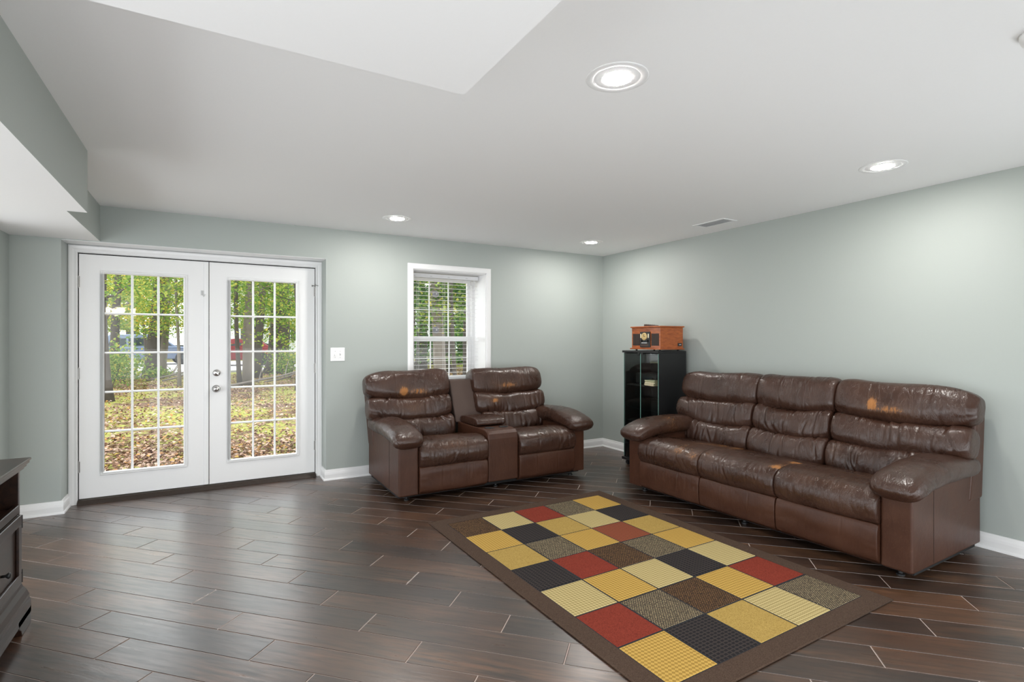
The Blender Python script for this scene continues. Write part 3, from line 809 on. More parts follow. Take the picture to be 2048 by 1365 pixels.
for r_, row in enumerate(PAT):
    for c_, nm in enumerate(row.split()):
        if nm not in pm:
            g = 0.0055; h = MB(); a0, a1, b0, b1 = -cwx / 2 + g, cwx / 2 - g, -cly / 2 + g, cly / 2 - g
            h.hexa([(a0, b0, 0), (a1, b0, 0), (a1, b1, 0), (a0, b1, 0)], [(a0 + 0.002, b0 + 0.002, 0.0022), (a1 - 0.002, b0 + 0.002, 0.0022), (a1 - 0.002, b1 - 0.002, 0.0022), (a0 + 0.002, b1 - 0.002, 0.0022)])
            o = h.build('woven_square', 'weave_' + nm, rug); pm[nm] = o
        else:
            o = pm[nm].copy(); C.objects.link(o); o.parent = rug
        o.location = (ix - cwx * (c_ + 0.5), iy - cly * (r_ + 0.5), 0.0085)

# ------------------------------------------------------------------ leather seating
def crease(x, y, z, amp, wd=0.07):
    n = noise.noise(Vector((x, y, z)))
    return -amp * math.exp(-(n / wd) ** 2)
def pillow(name, parent, prof, x0, x1, mat='leather', p=6.0, kmin=0.45, nx=140, npf=56, amp=0.006, seed=0.0, sag=0.0, bil=0.008, groove=(), grooves_y=(), wear=(), shear=0.0, gather=0.012, nf=14, fold_w=0.010, pr_end=None):
    """closed (y,z) profile swept along x with puffy, gathered ends and pulled folds in the hide"""
    rg = np.random.default_rng(int(seed * 10) + 5)
    pr = np.array(catmull(prof, npf)); cy, cz = pr.mean(0)
    cxm, hw = (x0 + x1) / 2, (x1 - x0) / 2
    u = np.linspace(-1, 1, nx + 1); s_ = np.sin(u * PI / 2) * 0.5 + u * 0.5
    pe = np.where(s_ > 0, pr_end or p, p)
    k_ = kmin + (1 - kmin) * np.maximum(0.0, 1 - np.abs(s_) ** pe) ** (1 / pe * 1.6)
    X = (cxm + s_ * hw)[:, None] * np.ones(npf)[None, :]
    SS = s_[:, None] * np.ones(npf)[None, :]
    dy = (pr[:, 0] - cy)[None, :]; dz = (pr[:, 1] - cz)[None, :]; L = np.sqrt(dy ** 2 + dz ** 2) + 1e-9
    per = (np.arange(npf) / npf * 2 * PI)[None, :]
    d = np.zeros((nx + 1, npf))
    for a in range(nx + 1):
        xa = X[a, 0]
        for b_ in range(npf):
            t_ = per[0, b_]
            d[a, b_] = bil * noise.noise(Vector((xa * 4.5 + seed, math.cos(t_) * 1.3, math.sin(t_) * 1.3 + seed)))
    # folds: short pulled creases, slightly slanted, mostly starting at the seams
    for f in range(nf):
        xf = rg.uniform(x0 + 0.04, x1 - 0.04); af = rg.uniform(0, 2 * PI); ext = rg.uniform(0.35, 0.8)
        sl = rg.normal(0, 0.030); wf = fold_w * rg.uniform(0.7, 1.5); dp = amp * rg.uniform(0.45, 1.2)
        da = (per - af + PI) % (2 * PI) - PI
        e_ = np.exp(-(da / ext) ** 2)
        q = (X - xf - sl * da - 0.012 * np.sin(da * 3 + f)) / wf
        d += e_ * dp * (-np.exp(-q ** 2) + 0.55 * np.exp(-((q - 2.0) / 1.3) ** 2))
    ed = np.maximum(0.0, (np.abs(SS) - 0.74) / 0.26)
    d += gather * ed * 0.5 * np.sin(per * 16 + seed * 5 + 2.5 * np.sin(per * 3 + seed)) * (1 - ed * 0.4)
    for gs in groove: d -= 0.0030 * np.exp(-((SS - gs) / 0.011) ** 2)
    top = (dz > 0)
    for gy in grooves_y: d -= np.where(top, 0.009 * np.exp(-((pr[:, 0][None, :] - gy) / 0.012) ** 2), 0) * (1 - ed)
    kk = k_[:, None] + d / L * (0.3 + 0.7 * (1 - np.clip(ed, 0, 1)))
    Yv = cy + dy * kk; Zv = cz + dz * kk - sag * (1 - SS * SS) + sag * 0.5
    Xv = X + shear * (Zv - cz)
    we = np.zeros_like(Zv)
    for (wx, wz, rx, rz, a_) in wear: we = np.maximum(we, a_ * np.exp(-((Xv - wx) / rx) ** 2 - ((Zv - wz) / rz) ** 2))
    vs = np.stack([Xv, Yv, Zv], 2).reshape(-1, 3).tolist()
    fs = []
    for i in range(nx):
        for j in range(npf):
            k2 = (j + 1) % npf
            fs.append((i * npf + j, i * npf + k2, (i + 1) * npf + k2, (i + 1) * npf + j))
    fs.append(tuple(range(npf))); fs.append(tuple(nx * npf + j for j in range(npf)))
    mb = MB(); mb.v = [tuple(v) for v in vs]; mb.f = fs; mb.mi = [0] * len(fs)
    return mb.build(name, mat, parent, smooth=True, wear=we.ravel().tolist())

def sup(cy, cz, ay, az, n=2.7, tilt=0.0, cnt=20):
    out = []
    for i in range(cnt):
        a = 2 * PI * i / cnt; c_, s_ = math.cos(a), math.sin(a)
        y = ay * math.copysign(abs(c_) ** (2 / n), c_); z = az * math.copysign(abs(s_) ** (2 / n), s_)
        out.append((cy + y * math.cos(tilt) + z * math.sin(tilt), cz - y * math.sin(tilt) + z * math.cos(tilt)))
    return out
TILT = R(17)
def backrest(parent, x0, x1, seed, wear=(), pL=8.0, pR=8.0, sagm=1.0, low=None):
    root = bpy.data.objects.new('backrest', None); C.objects.link(root); root.parent = parent; root.empty_display_size = 0.05
    ln = lambda z: 0.665 + (z - 0.42) * 0.32
    l0, l1 = low or (x0, x1)
    pillow('headrest_roll', root, sup(ln(0.915) - 0.005, 0.912, 0.130, 0.150, 2.7, TILT), x0, x1, seed=seed, sag=0.014 * sagm, p=pL, pr_end=pR, amp=0.0045, bil=0.013, groove=(-0.34, 0.34), wear=wear, kmin=0.42, nf=12)
    pillow('lumbar_roll', root, sup(ln(0.69) - 0.012, 0.692, 0.118, 0.122, 2.5, TILT), x0 + 0.006, x1 - 0.006, seed=seed + 3.1, sag=0.034 * sagm, p=max(pL + 1, 5), pr_end=max(pR + 1, 5), amp=0.0100, bil=0.015, groove=(-0.34, 0.34), wear=wear, nf=26)
    pillow('lower_roll', root, sup(ln(0.50) - 0.022, 0.494, 0.118, 0.126, 2.5, TILT), l0, l1, seed=seed + 7.7, sag=0.030 * sagm, p=9, amp=0.0110, bil=0.015, groove=(-0.34, 0.34), wear=wear, nf=26)
    return root
SEAT = [(0.64, 0.425), (0.46, 0.452), (0.32, 0.478), (0.18, 0.497), (0.08, 0.497), (0.005, 0.478), (-0.045, 0.437), (-0.060, 0.385), (-0.050, 0.330), (-0.022, 0.292), (0.04, 0.280), (0.3, 0.285), (0.64, 0.30)]
def seat(parent, x0, x1, seed, wear=()):
    return pillow('seat_cushion', parent, SEAT, x0 + 0.002, x1 - 0.002, p=9.0, kmin=0.86, nx=130, npf=96, amp=0.0030, bil=0.008, seed=seed, groove=(-0.36, 0.36), grooves_y=(0.27,), wear=wear, gather=0.006, nf=30, fold_w=0.009)
def footrest(parent, x0, x1, seed):
    pf = [(0.06, 0.292), (0.0, 0.292), (-0.022, 0.280), (-0.033, 0.235), (-0.033, 0.155), (-0.024, 0.090), (0.0, 0.066), (0.06, 0.062)]
    return pillow('footrest_panel', parent, pf, x0 + 0.004, x1 - 0.004, mat='leather_smooth', p=16.0, kmin=0.80, nx=130, npf=48, amp=0.0012, bil=0.005, seed=seed, groove=(-0.36, 0.36), gather=0.010, nf=16)
def arm(parent, px0, px1, pad0, pad1, seed, wear=()):
    """upright side panel plus overstuffed pad that rolls down at the front"""
    root = bpy.data.objects.new('arm', None); C.objects.link(root); root.parent = parent; root.empty_display_size = 0.05
    m = MB(); m.box(px0, px1, 0.0, 0.93, 0.055, 0.56)
    m.build('arm_panel', 'leather_smooth', root, bevel=0.012, bseg=3, wear=[0.0] * 8)
    # welt seam on the side panels
    for xs in (px0 - 0.0004, px1 + 0.0004):
        MB().box(xs - 0.0008, xs + 0.0008, 0.258, 0.2605, 0.07, 0.54).build('side_seam', 'lining_black', root)
    cxm, hw = (pad0 + pad1) / 2, (pad1 - pad0) / 2
    path = catmull([(0.86, 0.560), (0.66, 0.568), (0.44, 0.574), (0.24, 0.566), (0.09, 0.546), (-0.015, 0.514), (-0.060, 0.475)], 64, False)
    nr, ns_ = 64, 40; vs = []; we = []
    for i in range(nr):
        p_ = path[i]; a_ = path[max(0, i - 1)]; c_ = path[min(nr - 1, i + 1)]
        t = Vector((c_[0] - a_[0], c_[1] - a_[1])).normalized(); n_ = Vector((t.y, -t.x))     # upward normal in (y,z)
        if n_.y < 0: n_ = -n_
        fr = i / (nr - 1)
        e0 = max(0.0, (fr - 0.70) / 0.30); e1 = max(0.0, (0.18 - fr) / 0.18)
        k_ = (1 - e0 ** 3.2) ** 0.42 if e0 < 1 else 0.0
        k_ = max(k_, 0.30) * (1 - 0.25 * e1 ** 2)
        hh = 0.066 + 0.014 * math.sin(min(1, fr * 1.2) * PI)
        for j in range(ns_):
            a = 2 * PI * j / ns_; c2, s3 = math.cos(a), math.sin(a)
            xw = hw * math.copysign(abs(c2) ** (2 / 2.7), c2); zh = hh * math.copysign(abs(s3) ** (2 / 2.5), s3)
            d = 0.008 * noise.noise(Vector((p_[0] * 5 + seed, c2 * 1.3, s3 * 1.3)))
            d += crease(p_[0] * 13 + seed * 2, c2 * 0.9, s3 * 0.9 + seed, 0.004 if fr > 0.3 else 0.002)
            d += 0.010 * e0 * math.sin(a * 15 + seed) * (1 - 0.5 * e0)
            sc_ = k_ * (1 + d / 0.11)
            ko = max(0.42, k_) if e0 > 0 else k_
            vs.append((cxm + xw * (0.55 * ko + 0.45 * k_) * (1 + d / 0.14), p_[0] + n_.x * zh * sc_, p_[1] + n_.y * zh * sc_))
            wv = 0.0
            for (wx, wy, rx, ry, am) in wear: wv = max(wv, am * math.exp(-((vs[-1][0] - wx) / rx) ** 2 - ((p_[0] - wy) / ry) ** 2))
            we.append(wv)
    fs = []
    for i in range(nr - 1):
        for j in range(ns_):
            k2 = (j + 1) % ns_
            fs.append((i * ns_ + j, i * ns_ + k2, (i + 1) * ns_ + k2, (i + 1) * ns_ + j))
    fs.append(tuple(range(ns_))); fs.append(tuple((nr - 1) * ns_ + j for j in range(ns_)))
    mb = MB(); mb.v = vs; mb.f = fs; mb.mi = [0] * len(fs)
    mb.build('arm_pad', 'leather', root, smooth=True, wear=we)
    return root
def back_shell(parent, x0, x1, b0=None, b1=None):
    b0 = x0 if b0 is None else b0; b1 = x1 if b1 is None else b1
    m = MB()
    ln = lambda z: 0.665 + (z - 0.42) * 0.32
    m.hexa([(b0, 0.74, 0.34), (b1, 0.74, 0.34), (b1, 0.95, 0.34), (b0, 0.95, 0.34)], [(x0 + 0.03, ln(0.965) + 0.02, 0.965), (x1 - 0.03, ln(0.965) + 0.02, 0.965), (x1 - 0.03, 0.985, 0.965), (x0 + 0.03, 0.985, 0.965)])
    m.build('back_shell', 'leather_smooth', parent, bevel=0.02, bseg=3, wear=[0.0] * 8)
def underframe(parent, x0, x1):
    MB().box(x0 + 0.02, x1 - 0.02, 0.07, 0.90, 0.030, 0.30).build('base_frame', 'lining_black', parent)
    for x in (x0 + 0.10, (x0 + x1) / 2, x1 - 0.10):
        for y in (0.10, 0.82): MB().lathe([(0.0, 0.0), (0.022, 0.0), (0.022, 0.008), (0.012, 0.012), (0.012, 0.034), (0, 0.034)], 'z', (x, y, 0), 12).build('foot', 'black_plastic', parent)

# three-seat sofa along the right wall
sofa = thing('reclining_sofa', 'worn brown leather three-seat reclining sofa along the right wall', 'sofa', (3.315, 3.661, 0), R(-88.74))
for i, (x0, x1, wr) in enumerate(((0.155, 0.80, [(0.60, 0.46, 0.12, 0.06, 0.58), (0.74, 0.45, 0.09, 0.05, 0.56)]), (0.80, 1.43, [(1.40, 0.485, 0.055, 0.014, 0.85), (0.86, 0.48, 0.05, 0.03, 0.50)]), (1.43, 2.06, [(1.75, 0.47, 0.20, 0.03, 0.30)]))):
    seat(sofa, x0, x1, 11.3 * i + 2.0, wr)
    footrest(sofa, x0, x1, 5.1 * i + 1.0)
for i, (x0, x1, wr) in enumerate(((-0.045, 0.792, []), (0.792, 1.430, []), (1.430, 2.262, [(1.70, 0.910, 0.045, 0.060, 0.92), (1.81, 0.880, 0.15, 0.040, 0.66), (1.50, 0.55, 0.06, 0.06, 0.35)]))):
    backrest(sofa, x0, x1, 4.7 * i + 0.5, wr, (3.4, 9, 9)[i], (9, 9, 2.7)[i], 1.0, ((0.12, 0.79), (0.795, 1.427), (1.433, 2.10))[i])
arm(sofa, 0.0, 0.155, -0.080, 0.215, 1.7, [(0.16, 0.34, 0.12, 0.12, 0.50)])
arm(sofa, 2.060, 2.220, 2.010, 2.275, 6.3)
back_shell(sofa, -0.045, 2.262, 0.0, 2.226)
underframe(sofa, 0.0, 2.22)

# loveseat with console along the back wall
lov = thing('reclining_loveseat', 'worn brown leather reclining loveseat with cup-holder console under the window', 'loveseat', (1.352, 4.250, 0), R(0.3))
seat(lov, 0.172, 0.818, 21.0, [(0.5, 0.46, 0.18, 0.05, 0.42)]); seat(lov, 1.142, 1.780, 27.0, [(1.45, 0.46, 0.2, 0.04, 0.25)])
footrest(lov, 0.172, 0.818, 31.0); footrest(lov, 1.142, 1.780, 36.0)
backrest(lov, -0.075, 0.765, 41.0, [(0.275, 0.865, 0.060, 0.055, 1.0), (0.42, 0.860, 0.15, 0.045, 0.66), (0.36, 0.70, 0.10, 0.09, 0.48)], 2.9, 7, 1.0, (0.14, 0.765))
backrest(lov, 1.030, 1.885, 52.0, [(1.42, 0.880, 0.19, 0.045, 0.66), (1.235, 0.735, 0.06, 0.035, 0.80)], 7, 4.5, 1.0, (1.09, 1.81))
arm(lov, 0.0, 0.172, -0.055, 0.215, 13.0); arm(lov, 1.780, 1.913, 1.725, 2.010, 17.0)
back_shell(lov, -0.075, 0.765, 0.0, 0.765); back_shell(lov, 1.030, 1.905, 1.03, 1.913)
underframe(lov, 0.0, 1.913)
con = bpy.data.objects.new('console', None); C.objects.link(con); con.parent = lov
pf = [(0.66, 0.075), (0.66, 0.540), (0.08, 0.540), (0.025, 0.530), (-0.004, 0.505), (-0.014, 0.46), (-0.014, 0.075)]
m = MB(); m.prism(pf, 'x', 0.824, 1.136)
m.build('console_body', 'leather_smooth', con, bevel=0.012, bseg=3, wear=[0.0] * len(m.v))
LIDP = [(0.58, 0.545), (0.28, 0.545), (0.225, 0.552), (0.212, 0.575), (0.235, 0.606), (0.32, 0.618), (0.50, 0.616), (0.60, 0.600), (0.62, 0.57)]
pillow('console_lid', con, LIDP, 0.826, 1.134, p=9, kmin=0.82, nx=50, npf=44, amp=0.002, bil=0.004, seed=61, gather=0.003, nf=6)
for xx in (0.905, 1.055):
    MB().lathe([(0.046, 0.5405), (0.046, 0.5435), (0.038, 0.5440), (0.036, 0.5412), (0.0, 0.5408)], 'z', (xx, 0.125, 0), 28).build('cup_holder', 'black_plastic', con, smooth=True)
m = MB(); m.hexa([(0.80, 0.64, 0.53), (1.12, 0.64, 0.53), (1.12, 0.95, 0.53), (0.80, 0.95, 0.53)], [(0.79, 0.80, 0.945), (1.06, 0.80, 0.945), (1.06, 0.96, 0.945), (0.79, 0.96, 0.945)])
m.build('console_back_panel', 'suede_panel', con, bevel=0.014, bseg=3)

# ------------------------------------------------------------------ glass-door media tower with radio
CX0, CX1, CY0, CY1, CZ = 3.952, 4.348, 3.930, 4.450, 1.246
tw = thing('media_tower', 'black narrow cabinet with glass doors in the room corner', 'cabinet', ((CX0 + CX1) / 2, (CY0 + CY1) / 2, 0))
def tb(mb, nm, mat, par=tw, **kw):
    ox, oy = (CX0 + CX1) / 2, (CY0 + CY1) / 2
    mb.v = [(p[0] - ox, p[1] - oy, p[2]) for p in mb.v]
    return mb.build(nm, mat, par, **kw)
t_ = 0.018
tb(MB().box(CX0 - 0.012, CX1, CY0 - 0.004, CY1 + 0.012, CZ - 0.022, CZ), 'top_panel', 'black_laminate', bevel=0.003)
tb(MB().box(CX0 + 0.008, CX1, CY0, CY0 + t_, 0.085, CZ - 0.022), 'side_panel', 'black_laminate', bevel=0.001)
tb(MB().box(CX0 + 0.008, CX1, CY1 - t_, CY1, 0.085, CZ - 0.022), 'side_panel', 'black_laminate', bevel=0.001)
tb(MB().box(CX1 - 0.008, CX1, CY0 + t_, CY1 - t_, 0.085, CZ - 0.022), 'back_panel', 'black_laminate')
tb(MB().box(CX0 - 0.016, CX1, CY0 - 0.006, CY1 + 0.014, 0.055, 0.085), 'base_plate', 'black_laminate', bevel=0.004)
SHZ = 0.885
for z in (SHZ, 0.50):
    tb(MB().box(CX0 + 0.03, CX1 - 0.008, CY0 + t_, CY1 - t_, z - 0.016, z), 'shelf', 'black_laminate')
for x in (CX0 + 0.03, CX1 - 0.05):
    for y in (CY0 + 0.04, CY1 - 0.04):
        tb(MB().lathe([(0, -0.018), (0.022, -0.018), (0.025, -0.010), (0.025, 0.010), (0.022, 0.018), (0, 0.018)], 'y', (x, y, 0.0255), 14).box(x - 0.012, x + 0.012, y - 0.014, y + 0.014, 0.030, 0.056), 'caster', 'black_plastic')
ym = (CY0 + CY1) / 2
for y0, y1 in ((CY0 + 0.004, ym - 0.0015), (ym + 0.0015, CY1 - 0.004)):
    gd = tb(MB().box(CX0, CX0 + 0.005, y0, y1, 0.095, CZ - 0.030), 'glass_door', 'cabinet_glass')
    eg = MB(); eg.box(CX0 - 0.0002, CX0 + 0.0052, y0, y0 + 0.0008, 0.095, CZ - 0.030); eg.box(CX0 - 0.0002, CX0 + 0.0052, y1 - 0.0008, y1, 0.095, CZ - 0.030)
    tb(eg, 'polished_edge', 'glass_edge', gd)
    yh = y0 if y0 < ym - 0.1 else y1 - 0.05
    tb(MB().box(CX0 - 0.004, CX0 + 0.02, ym - 0.04 if y0 < ym - 0.1 else ym + 0.01, ym - 0.01 if y0 < ym - 0.1 else ym + 0.04, CZ - 0.045, CZ - 0.022), 'catch', 'black_plastic', gd)
# things on the shelf
rc = thing('audio_receiver', 'black audio box standing on the upper shelf in the cabinet', 'receiver', (4.19, 4.235, SHZ))
MB().box(-0.12, 0.12, -0.15, 0.15, 0.006, 0.115).build('case', 'black_plastic', rc, bevel=0.004)
MB().box(-0.122, -0.119, -0.10, 0.04, 0.050, 0.085).build('display', 'car_glass', rc)
MB().lathe([(0, -0.142), (0.020, -0.142), (0.022, -0.120), (0, -0.12)], 'x', (0, -0.10, 0.05), 18).build('volume_knob', 'black_metal', rc)
for dx in (-0.1, 0.1):
    for dy in (-0.12, 0.12): MB().lathe([(0, 0), (0.012, 0), (0.012, 0.006), (0, 0.006)], 'z', (dx, dy, 0), 10).build('foot', 'black_metal', rc)
rnd = random.Random(4)
zc = SHZ
for i in range(6):
    hgt = 0.007 + rnd.random() * 0.006
    bk = thing('paper_booklet', ['bottom', 'second', 'third', 'fourth', 'fifth', 'top'][i] + ' tan booklet, counted upwards in the cabinet stack', 'booklet', (4.005 + rnd.uniform(-0.008, 0.008), 4.06 + rnd.uniform(-0.01, 0.01), zc), rnd.uniform(-0.1, 0.1), group='paper booklets stacked in the cabinet')
    MB().box(-0.045, 0.045, -0.065, 0.065, 0.001, hgt - 0.001).build('pages', 'paper', bk)
    MB().box(-0.047, 0.047, -0.067, 0.067, 0, 0.001).box(-0.047, 0.047, -0.067, 0.067, hgt - 0.001, hgt).box(-0.048, -0.047, -0.067, 0.067, 0, hgt).build('cover', 'cream_plastic' if i % 2 else 'paper', bk)
    zc += hgt

rad = thing('vintage_radio', 'cherry wood retro radio with clock dial on the black cabinet', 'radio', (4.137, 4.135, CZ))
hx, hy = 0.163, 0.208; z0, z1 = 0.014, 0.258
MB().box(-hx, hx, -hy, hy, z0 + 0.014, z1 - 0.014).build('body', 'cherry_wood', rad, bevel=0.003)
MB().box(-hx - 0.014, hx + 0.010, -hy - 0.012, hy + 0.012, z1 - 0.014, z1).build('lid', 'cherry_wood', rad, bevel=0.005, bseg=3)
MB().box(-hx - 0.016, hx + 0.010, -hy - 0.012, hy + 0.016, z0, z0 + 0.014).build('plinth', 'cherry_wood', rad, bevel=0.005, bseg=3)
for dx in (-0.13, 0.13):
    for dy in (-0.17, 0.17): MB().lathe([(0, 0), (0.010, 0), (0.012, 0.014), (0, 0.014)], 'z', (dx, dy, 0), 12).build('foot', 'black_plastic', rad)
xf = -hx
for y0, y1 in ((-hy + 0.018, -0.085), (0.085, hy - 0.018)):
    gr = MB().box(xf - 0.002, xf + 0.004, y0, y1, 0.055, 0.180).build('speaker_grille', 'black_plastic', rad)
    nb = MB()
    for i in range(9):
        yy = y0 + (y1 - y0) * (i + 0.5) / 9; nb.box(xf - 0.004, xf - 0.002, yy - 0.0022, yy + 0.0022, 0.055, 0.180)
    tag(nb.build('grille_bars', 'suede_panel', gr), kind='stuff')
fp = MB().prism([(-0.072, 0.036), (0.072, 0.036), (0.072, 0.200), (-0.072, 0.200)], 'x', xf - 0.014, xf + 0.004).build('control_panel', 'black_plastic', rad, bevel=0.005)
MB().lathe([(0.0, xf - 0.022), (0.034, xf - 0.0215), (0.040, xf - 0.018), (0.040, xf - 0.012)], 'x', (0, 0.003, 0.150), 30).build('clock_dial', 'dial_gold', fp)
MB().box(xf - 0.0235, xf - 0.0215, 0.001, 0.005, 0.148, 0.174).box(xf - 0.0235, xf - 0.0215, -0.014, 0.004, 0.148, 0.152).build('dial_pointer', 'black_metal', fp)
for yy in (-0.055, 0.055): MB().box(xf - 0.016, xf - 0.0135, yy - 0.008, yy + 0.008, 0.135, 0.178).build('scale_strip', 'cream_plastic', fp)
for yy in (-0.045, 0.045): MB().lathe([(0, xf - 0.030), (0.010, xf - 0.030), (0.012, xf - 0.013), (0, xf - 0.013)], 'x', (0, yy, 0.104), 16).build('knob', 'black_metal', fp)
MB().box(xf - 0.016, xf - 0.0135, -0.022, 0.022, 0.094, 0.112).build('display', 'car_glass', fp)
for i in range(7): MB().box(xf - 0.018, xf - 0.0135, -0.036 + i * 0.012, -0.028 + i * 0.012, 0.079, 0.087).build('button', 'label_white', fp)
MB().box(xf - 0.0155, xf - 0.0135, -0.055, 0.055, 0.046, 0.070).build('disc_slot', 'suede_panel', fp)
bd = MB().box(0.085, 0.142, -hy - 0.004, -hy + 0.001, 0.050, 0.082).build('badge', 'black_plastic', rad, bevel=0.001)
for i, x in enumerate((0.103, 0.108, 0.113, 0.118, 0.123, 0.128)): MB().box(x - 0.0018, x + 0.0018, -hy - 0.0046, -hy - 0.004, 0.062, 0.069 + 0.001 * (i % 2)).build('lettering', 'label_white', bd)
rm = thing('remote_control', 'dark remote control lying on top of the wooden radio', 'remote', (4.07, 4.150, CZ + z1), R(-62))
m = MB(); m.hexa([(-0.075, -0.021, 0), (0.075, -0.019, 0), (0.075, 0.019, 0), (-0.075, 0.021, 0)], [(-0.073, -0.019, 0.024), (0.073, -0.017, 0.012), (0.073, 0.017, 0.012), (-0.073, 0.019, 0.024)])
m.build('case', 'suede_panel', rm, bevel=0.004)
for i in range(5): MB().box(-0.055 + i * 0.02, -0.045 + i * 0.02, -0.008, 0.008, 0.020 - i * 0.0016, 0.0235 - i * 0.0016).build('key', 'black_plastic', rm)

# ------------------------------------------------------------------ dark media console at the left edge
KX, KY, KZ = -0.742, 3.355, 0.792       # front/far corner of the top
kc = thing('media_console', 'dark espresso wood media console at the left picture edge', 'console', (KX - 0.27, KY - 0.8, 0))
def kb(mb, nm, mat='espresso_wood', par=kc, **kw):
    ox, oy = KX - 0.27, KY - 0.8
    mb.v = [(p[0] - ox, p[1] - oy, p[2]) for p in mb.v]
    return mb.build(nm, mat, par, **kw)
L = 1.60; D = 0.535
x1, y1 = KX, KY; x0, y0 = KX - D, KY - L
bx, by = x1 - 0.037, y1 - 0.024       # body front plane / end plane
tp = MB()
for ins, za, zb in ((0.0, KZ - 0.012, KZ), (0.006, KZ - 0.026, KZ - 0.012), (0.015, KZ - 0.040, KZ - 0.026), (0.024, KZ - 0.052, KZ - 0.040)):
    tp.box(x0, x1 - ins, y0 + ins, y1 - ins * 0.6, za, zb)
kb(tp, 'top', bevel=0.004, bseg=3)
kb(MB().box(x0 + 0.01, bx, by - 0.022, by, 0.19, KZ - 0.052), 'end_panel', bevel=0.002)
kb(MB().box(x0 + 0.01, bx, y0 + 0.024, y0 + 0.046, 0.19, KZ - 0.052), 'end_panel', bevel=0.002)
kb(MB().box(x0 + 0.01, x0 + 0.02, y0 + 0.046, by - 0.022, 0.19, KZ - 0.052), 'back_panel', 'espresso_inside')
kb(MB().box(x0 + 0.02, bx - 0.004, y0 + 0.046, by - 0.022, 0.545, 0.562), 'shelf', 'espresso_inside')
kb(MB().box(x0 + 0.02, bx - 0.004, y0 + 0.046, by - 0.022, 0.19, 0.205), 'bottom_panel', 'espresso_inside')
kb(MB().box(bx - 0.02, bx + 0.003, y0 + 0.046, by - 0.022, 0.540, 0.578), 'rail', bevel=0.003)
for ya, yb_ in ((by - 0.545, by - 0.028), (by - 1.06, by - 0.55), (by - 1.5, by - 1.065)):
    dr = kb(MB().box(bx - 0.016, bx + 0.002, ya, yb_, 0.212, 0.534), 'door_panel', bevel=0.002)
    fr_ = MB()
    for (a, b_, c_, d_) in ((ya, yb_, 0.212, 0.262), (ya, yb_, 0.486, 0.534), (ya, ya + 0.05, 0.262, 0.486), (yb_ - 0.045, yb_, 0.262, 0.486)): fr_.box(bx + 0.002, bx + 0.014, a, b_, c_, d_)
    kb(fr_, 'door_frame', 'espresso_wood', dr, bevel=0.003)
    kb(MB().lathe([(0, bx + 0.034), (0.010, bx + 0.033), (0.014, bx + 0.026), (0.006, bx + 0.016), (0.006, bx + 0.001), (0, bx + 0.001)], 'x', (0, (ya + yb_) / 2 + 0.02, 0.335), 18), 'knob', 'black_metal', dr, smooth=True)
    for hz in (0.245, 0.50):
        kb(MB().lathe([(0, hz - 0.03), (0.006, hz - 0.03), (0.006, hz + 0.03), (0, hz + 0.03)], 'z', (bx + 0.010, yb_ + 0.004, 0), 10), 'hinge', 'black_metal', dr)
bs = MB()
prof = [(0.0, 0.205), (0.006, 0.200), (0.010, 0.185), (0.022, 0.165), (0.030, 0.140), (0.030, 0.125), (0.034, 0.118), (0.036, 0.085), (0.036, 0.055), (0.0, 0.055)]
for off, z in (): pass
rings = []
for (o_, z) in prof[:-1]: rings.append([(x0 + 0.01, y0 + 0.024 - o_, z), (bx + o_, y0 + 0.024 - o_, z), (bx + o_, by + o_ * 0.62, z), (x0 + 0.01, by + o_ * 0.62, z)])
vs = [p for r_ in rings for p in r_]; fs = [(0, 1, 2, 3), tuple(4 * (len(rings) - 1) + i for i in range(4))]
for i in range(len(rings) - 1):
    for j in range(4): fs.append((4 * i + j, 4 * i + (j + 1) % 4, 4 * i + 4 + (j + 1) % 4, 4 * i + 4 + j))
bs.add(vs, fs); kb(bs, 'base_moulding')
for yy, sg in ((by + 0.022, -1), (y0 + 0.002, 1)):
    ft = MB(); ft.prism([(yy, 0.0), (yy + sg * 0.14, 0.0), (yy + sg * 0.155, 0.028), (yy + sg * 0.185, 0.048), (yy + sg * 0.20, 0.085), (yy, 0.085)], 'x', bx - 0.03, bx + 0.036)
    kb(ft, 'bracket_foot', bevel=0.003)
    kb(MB().box(x0 + 0.01, x0 + 0.06, min(yy, yy + sg * 0.06), max(yy, yy + sg * 0.06), 0, 0.06), 'bracket_foot')

# ------------------------------------------------------------------ outdoors
GZ = -0.10
def gz(x, y): return GZ + 0.10 * noise.noise(Vector((x * 0.22, y * 0.22, 3.0))) * min(1, max(0, (y - 6.5) / 4))
m = MB(); nxg, nyg = 70, 90
xs = [-32 + 74 * i / nxg for i in range(nxg + 1)]; ys = [5.75 + 64 * (j / nyg) ** 1.7 for j in range(nyg + 1)]
m.add([(x, y, gz(x, y)) for y in ys for x in xs], [(j * (nxg + 1) + i, j * (nxg + 1) + i + 1, (j + 1) * (nxg + 1) + i + 1, (j + 1) * (nxg + 1) + i) for j in range(nyg) for i in range(nxg)])
tag(m.build('ground', 'yard_ground', smooth=True), 'mossy yard ground with bare earth outside the doors', 'ground', kind='structure')
m = MB(); pts = [(-30, 27.5), (-12, 26.5), (-4, 26.5), (4, 28), (12, 31), (12, 41), (4, 40.5), (-12, 40), (-30, 40)]
m.add([(x, y, GZ + 0.10) for x, y in pts] + [(x, y, GZ - 0.2) for x, y in pts], [tuple(range(9))] + [(i, (i + 1) % 9, 9 + (i + 1) % 9, 9 + i) for i in range(9)])
tag(m.build('driveway', 'drive_gravel'), 'pale gravel driveway beyond the trees', 'driveway', kind='structure')

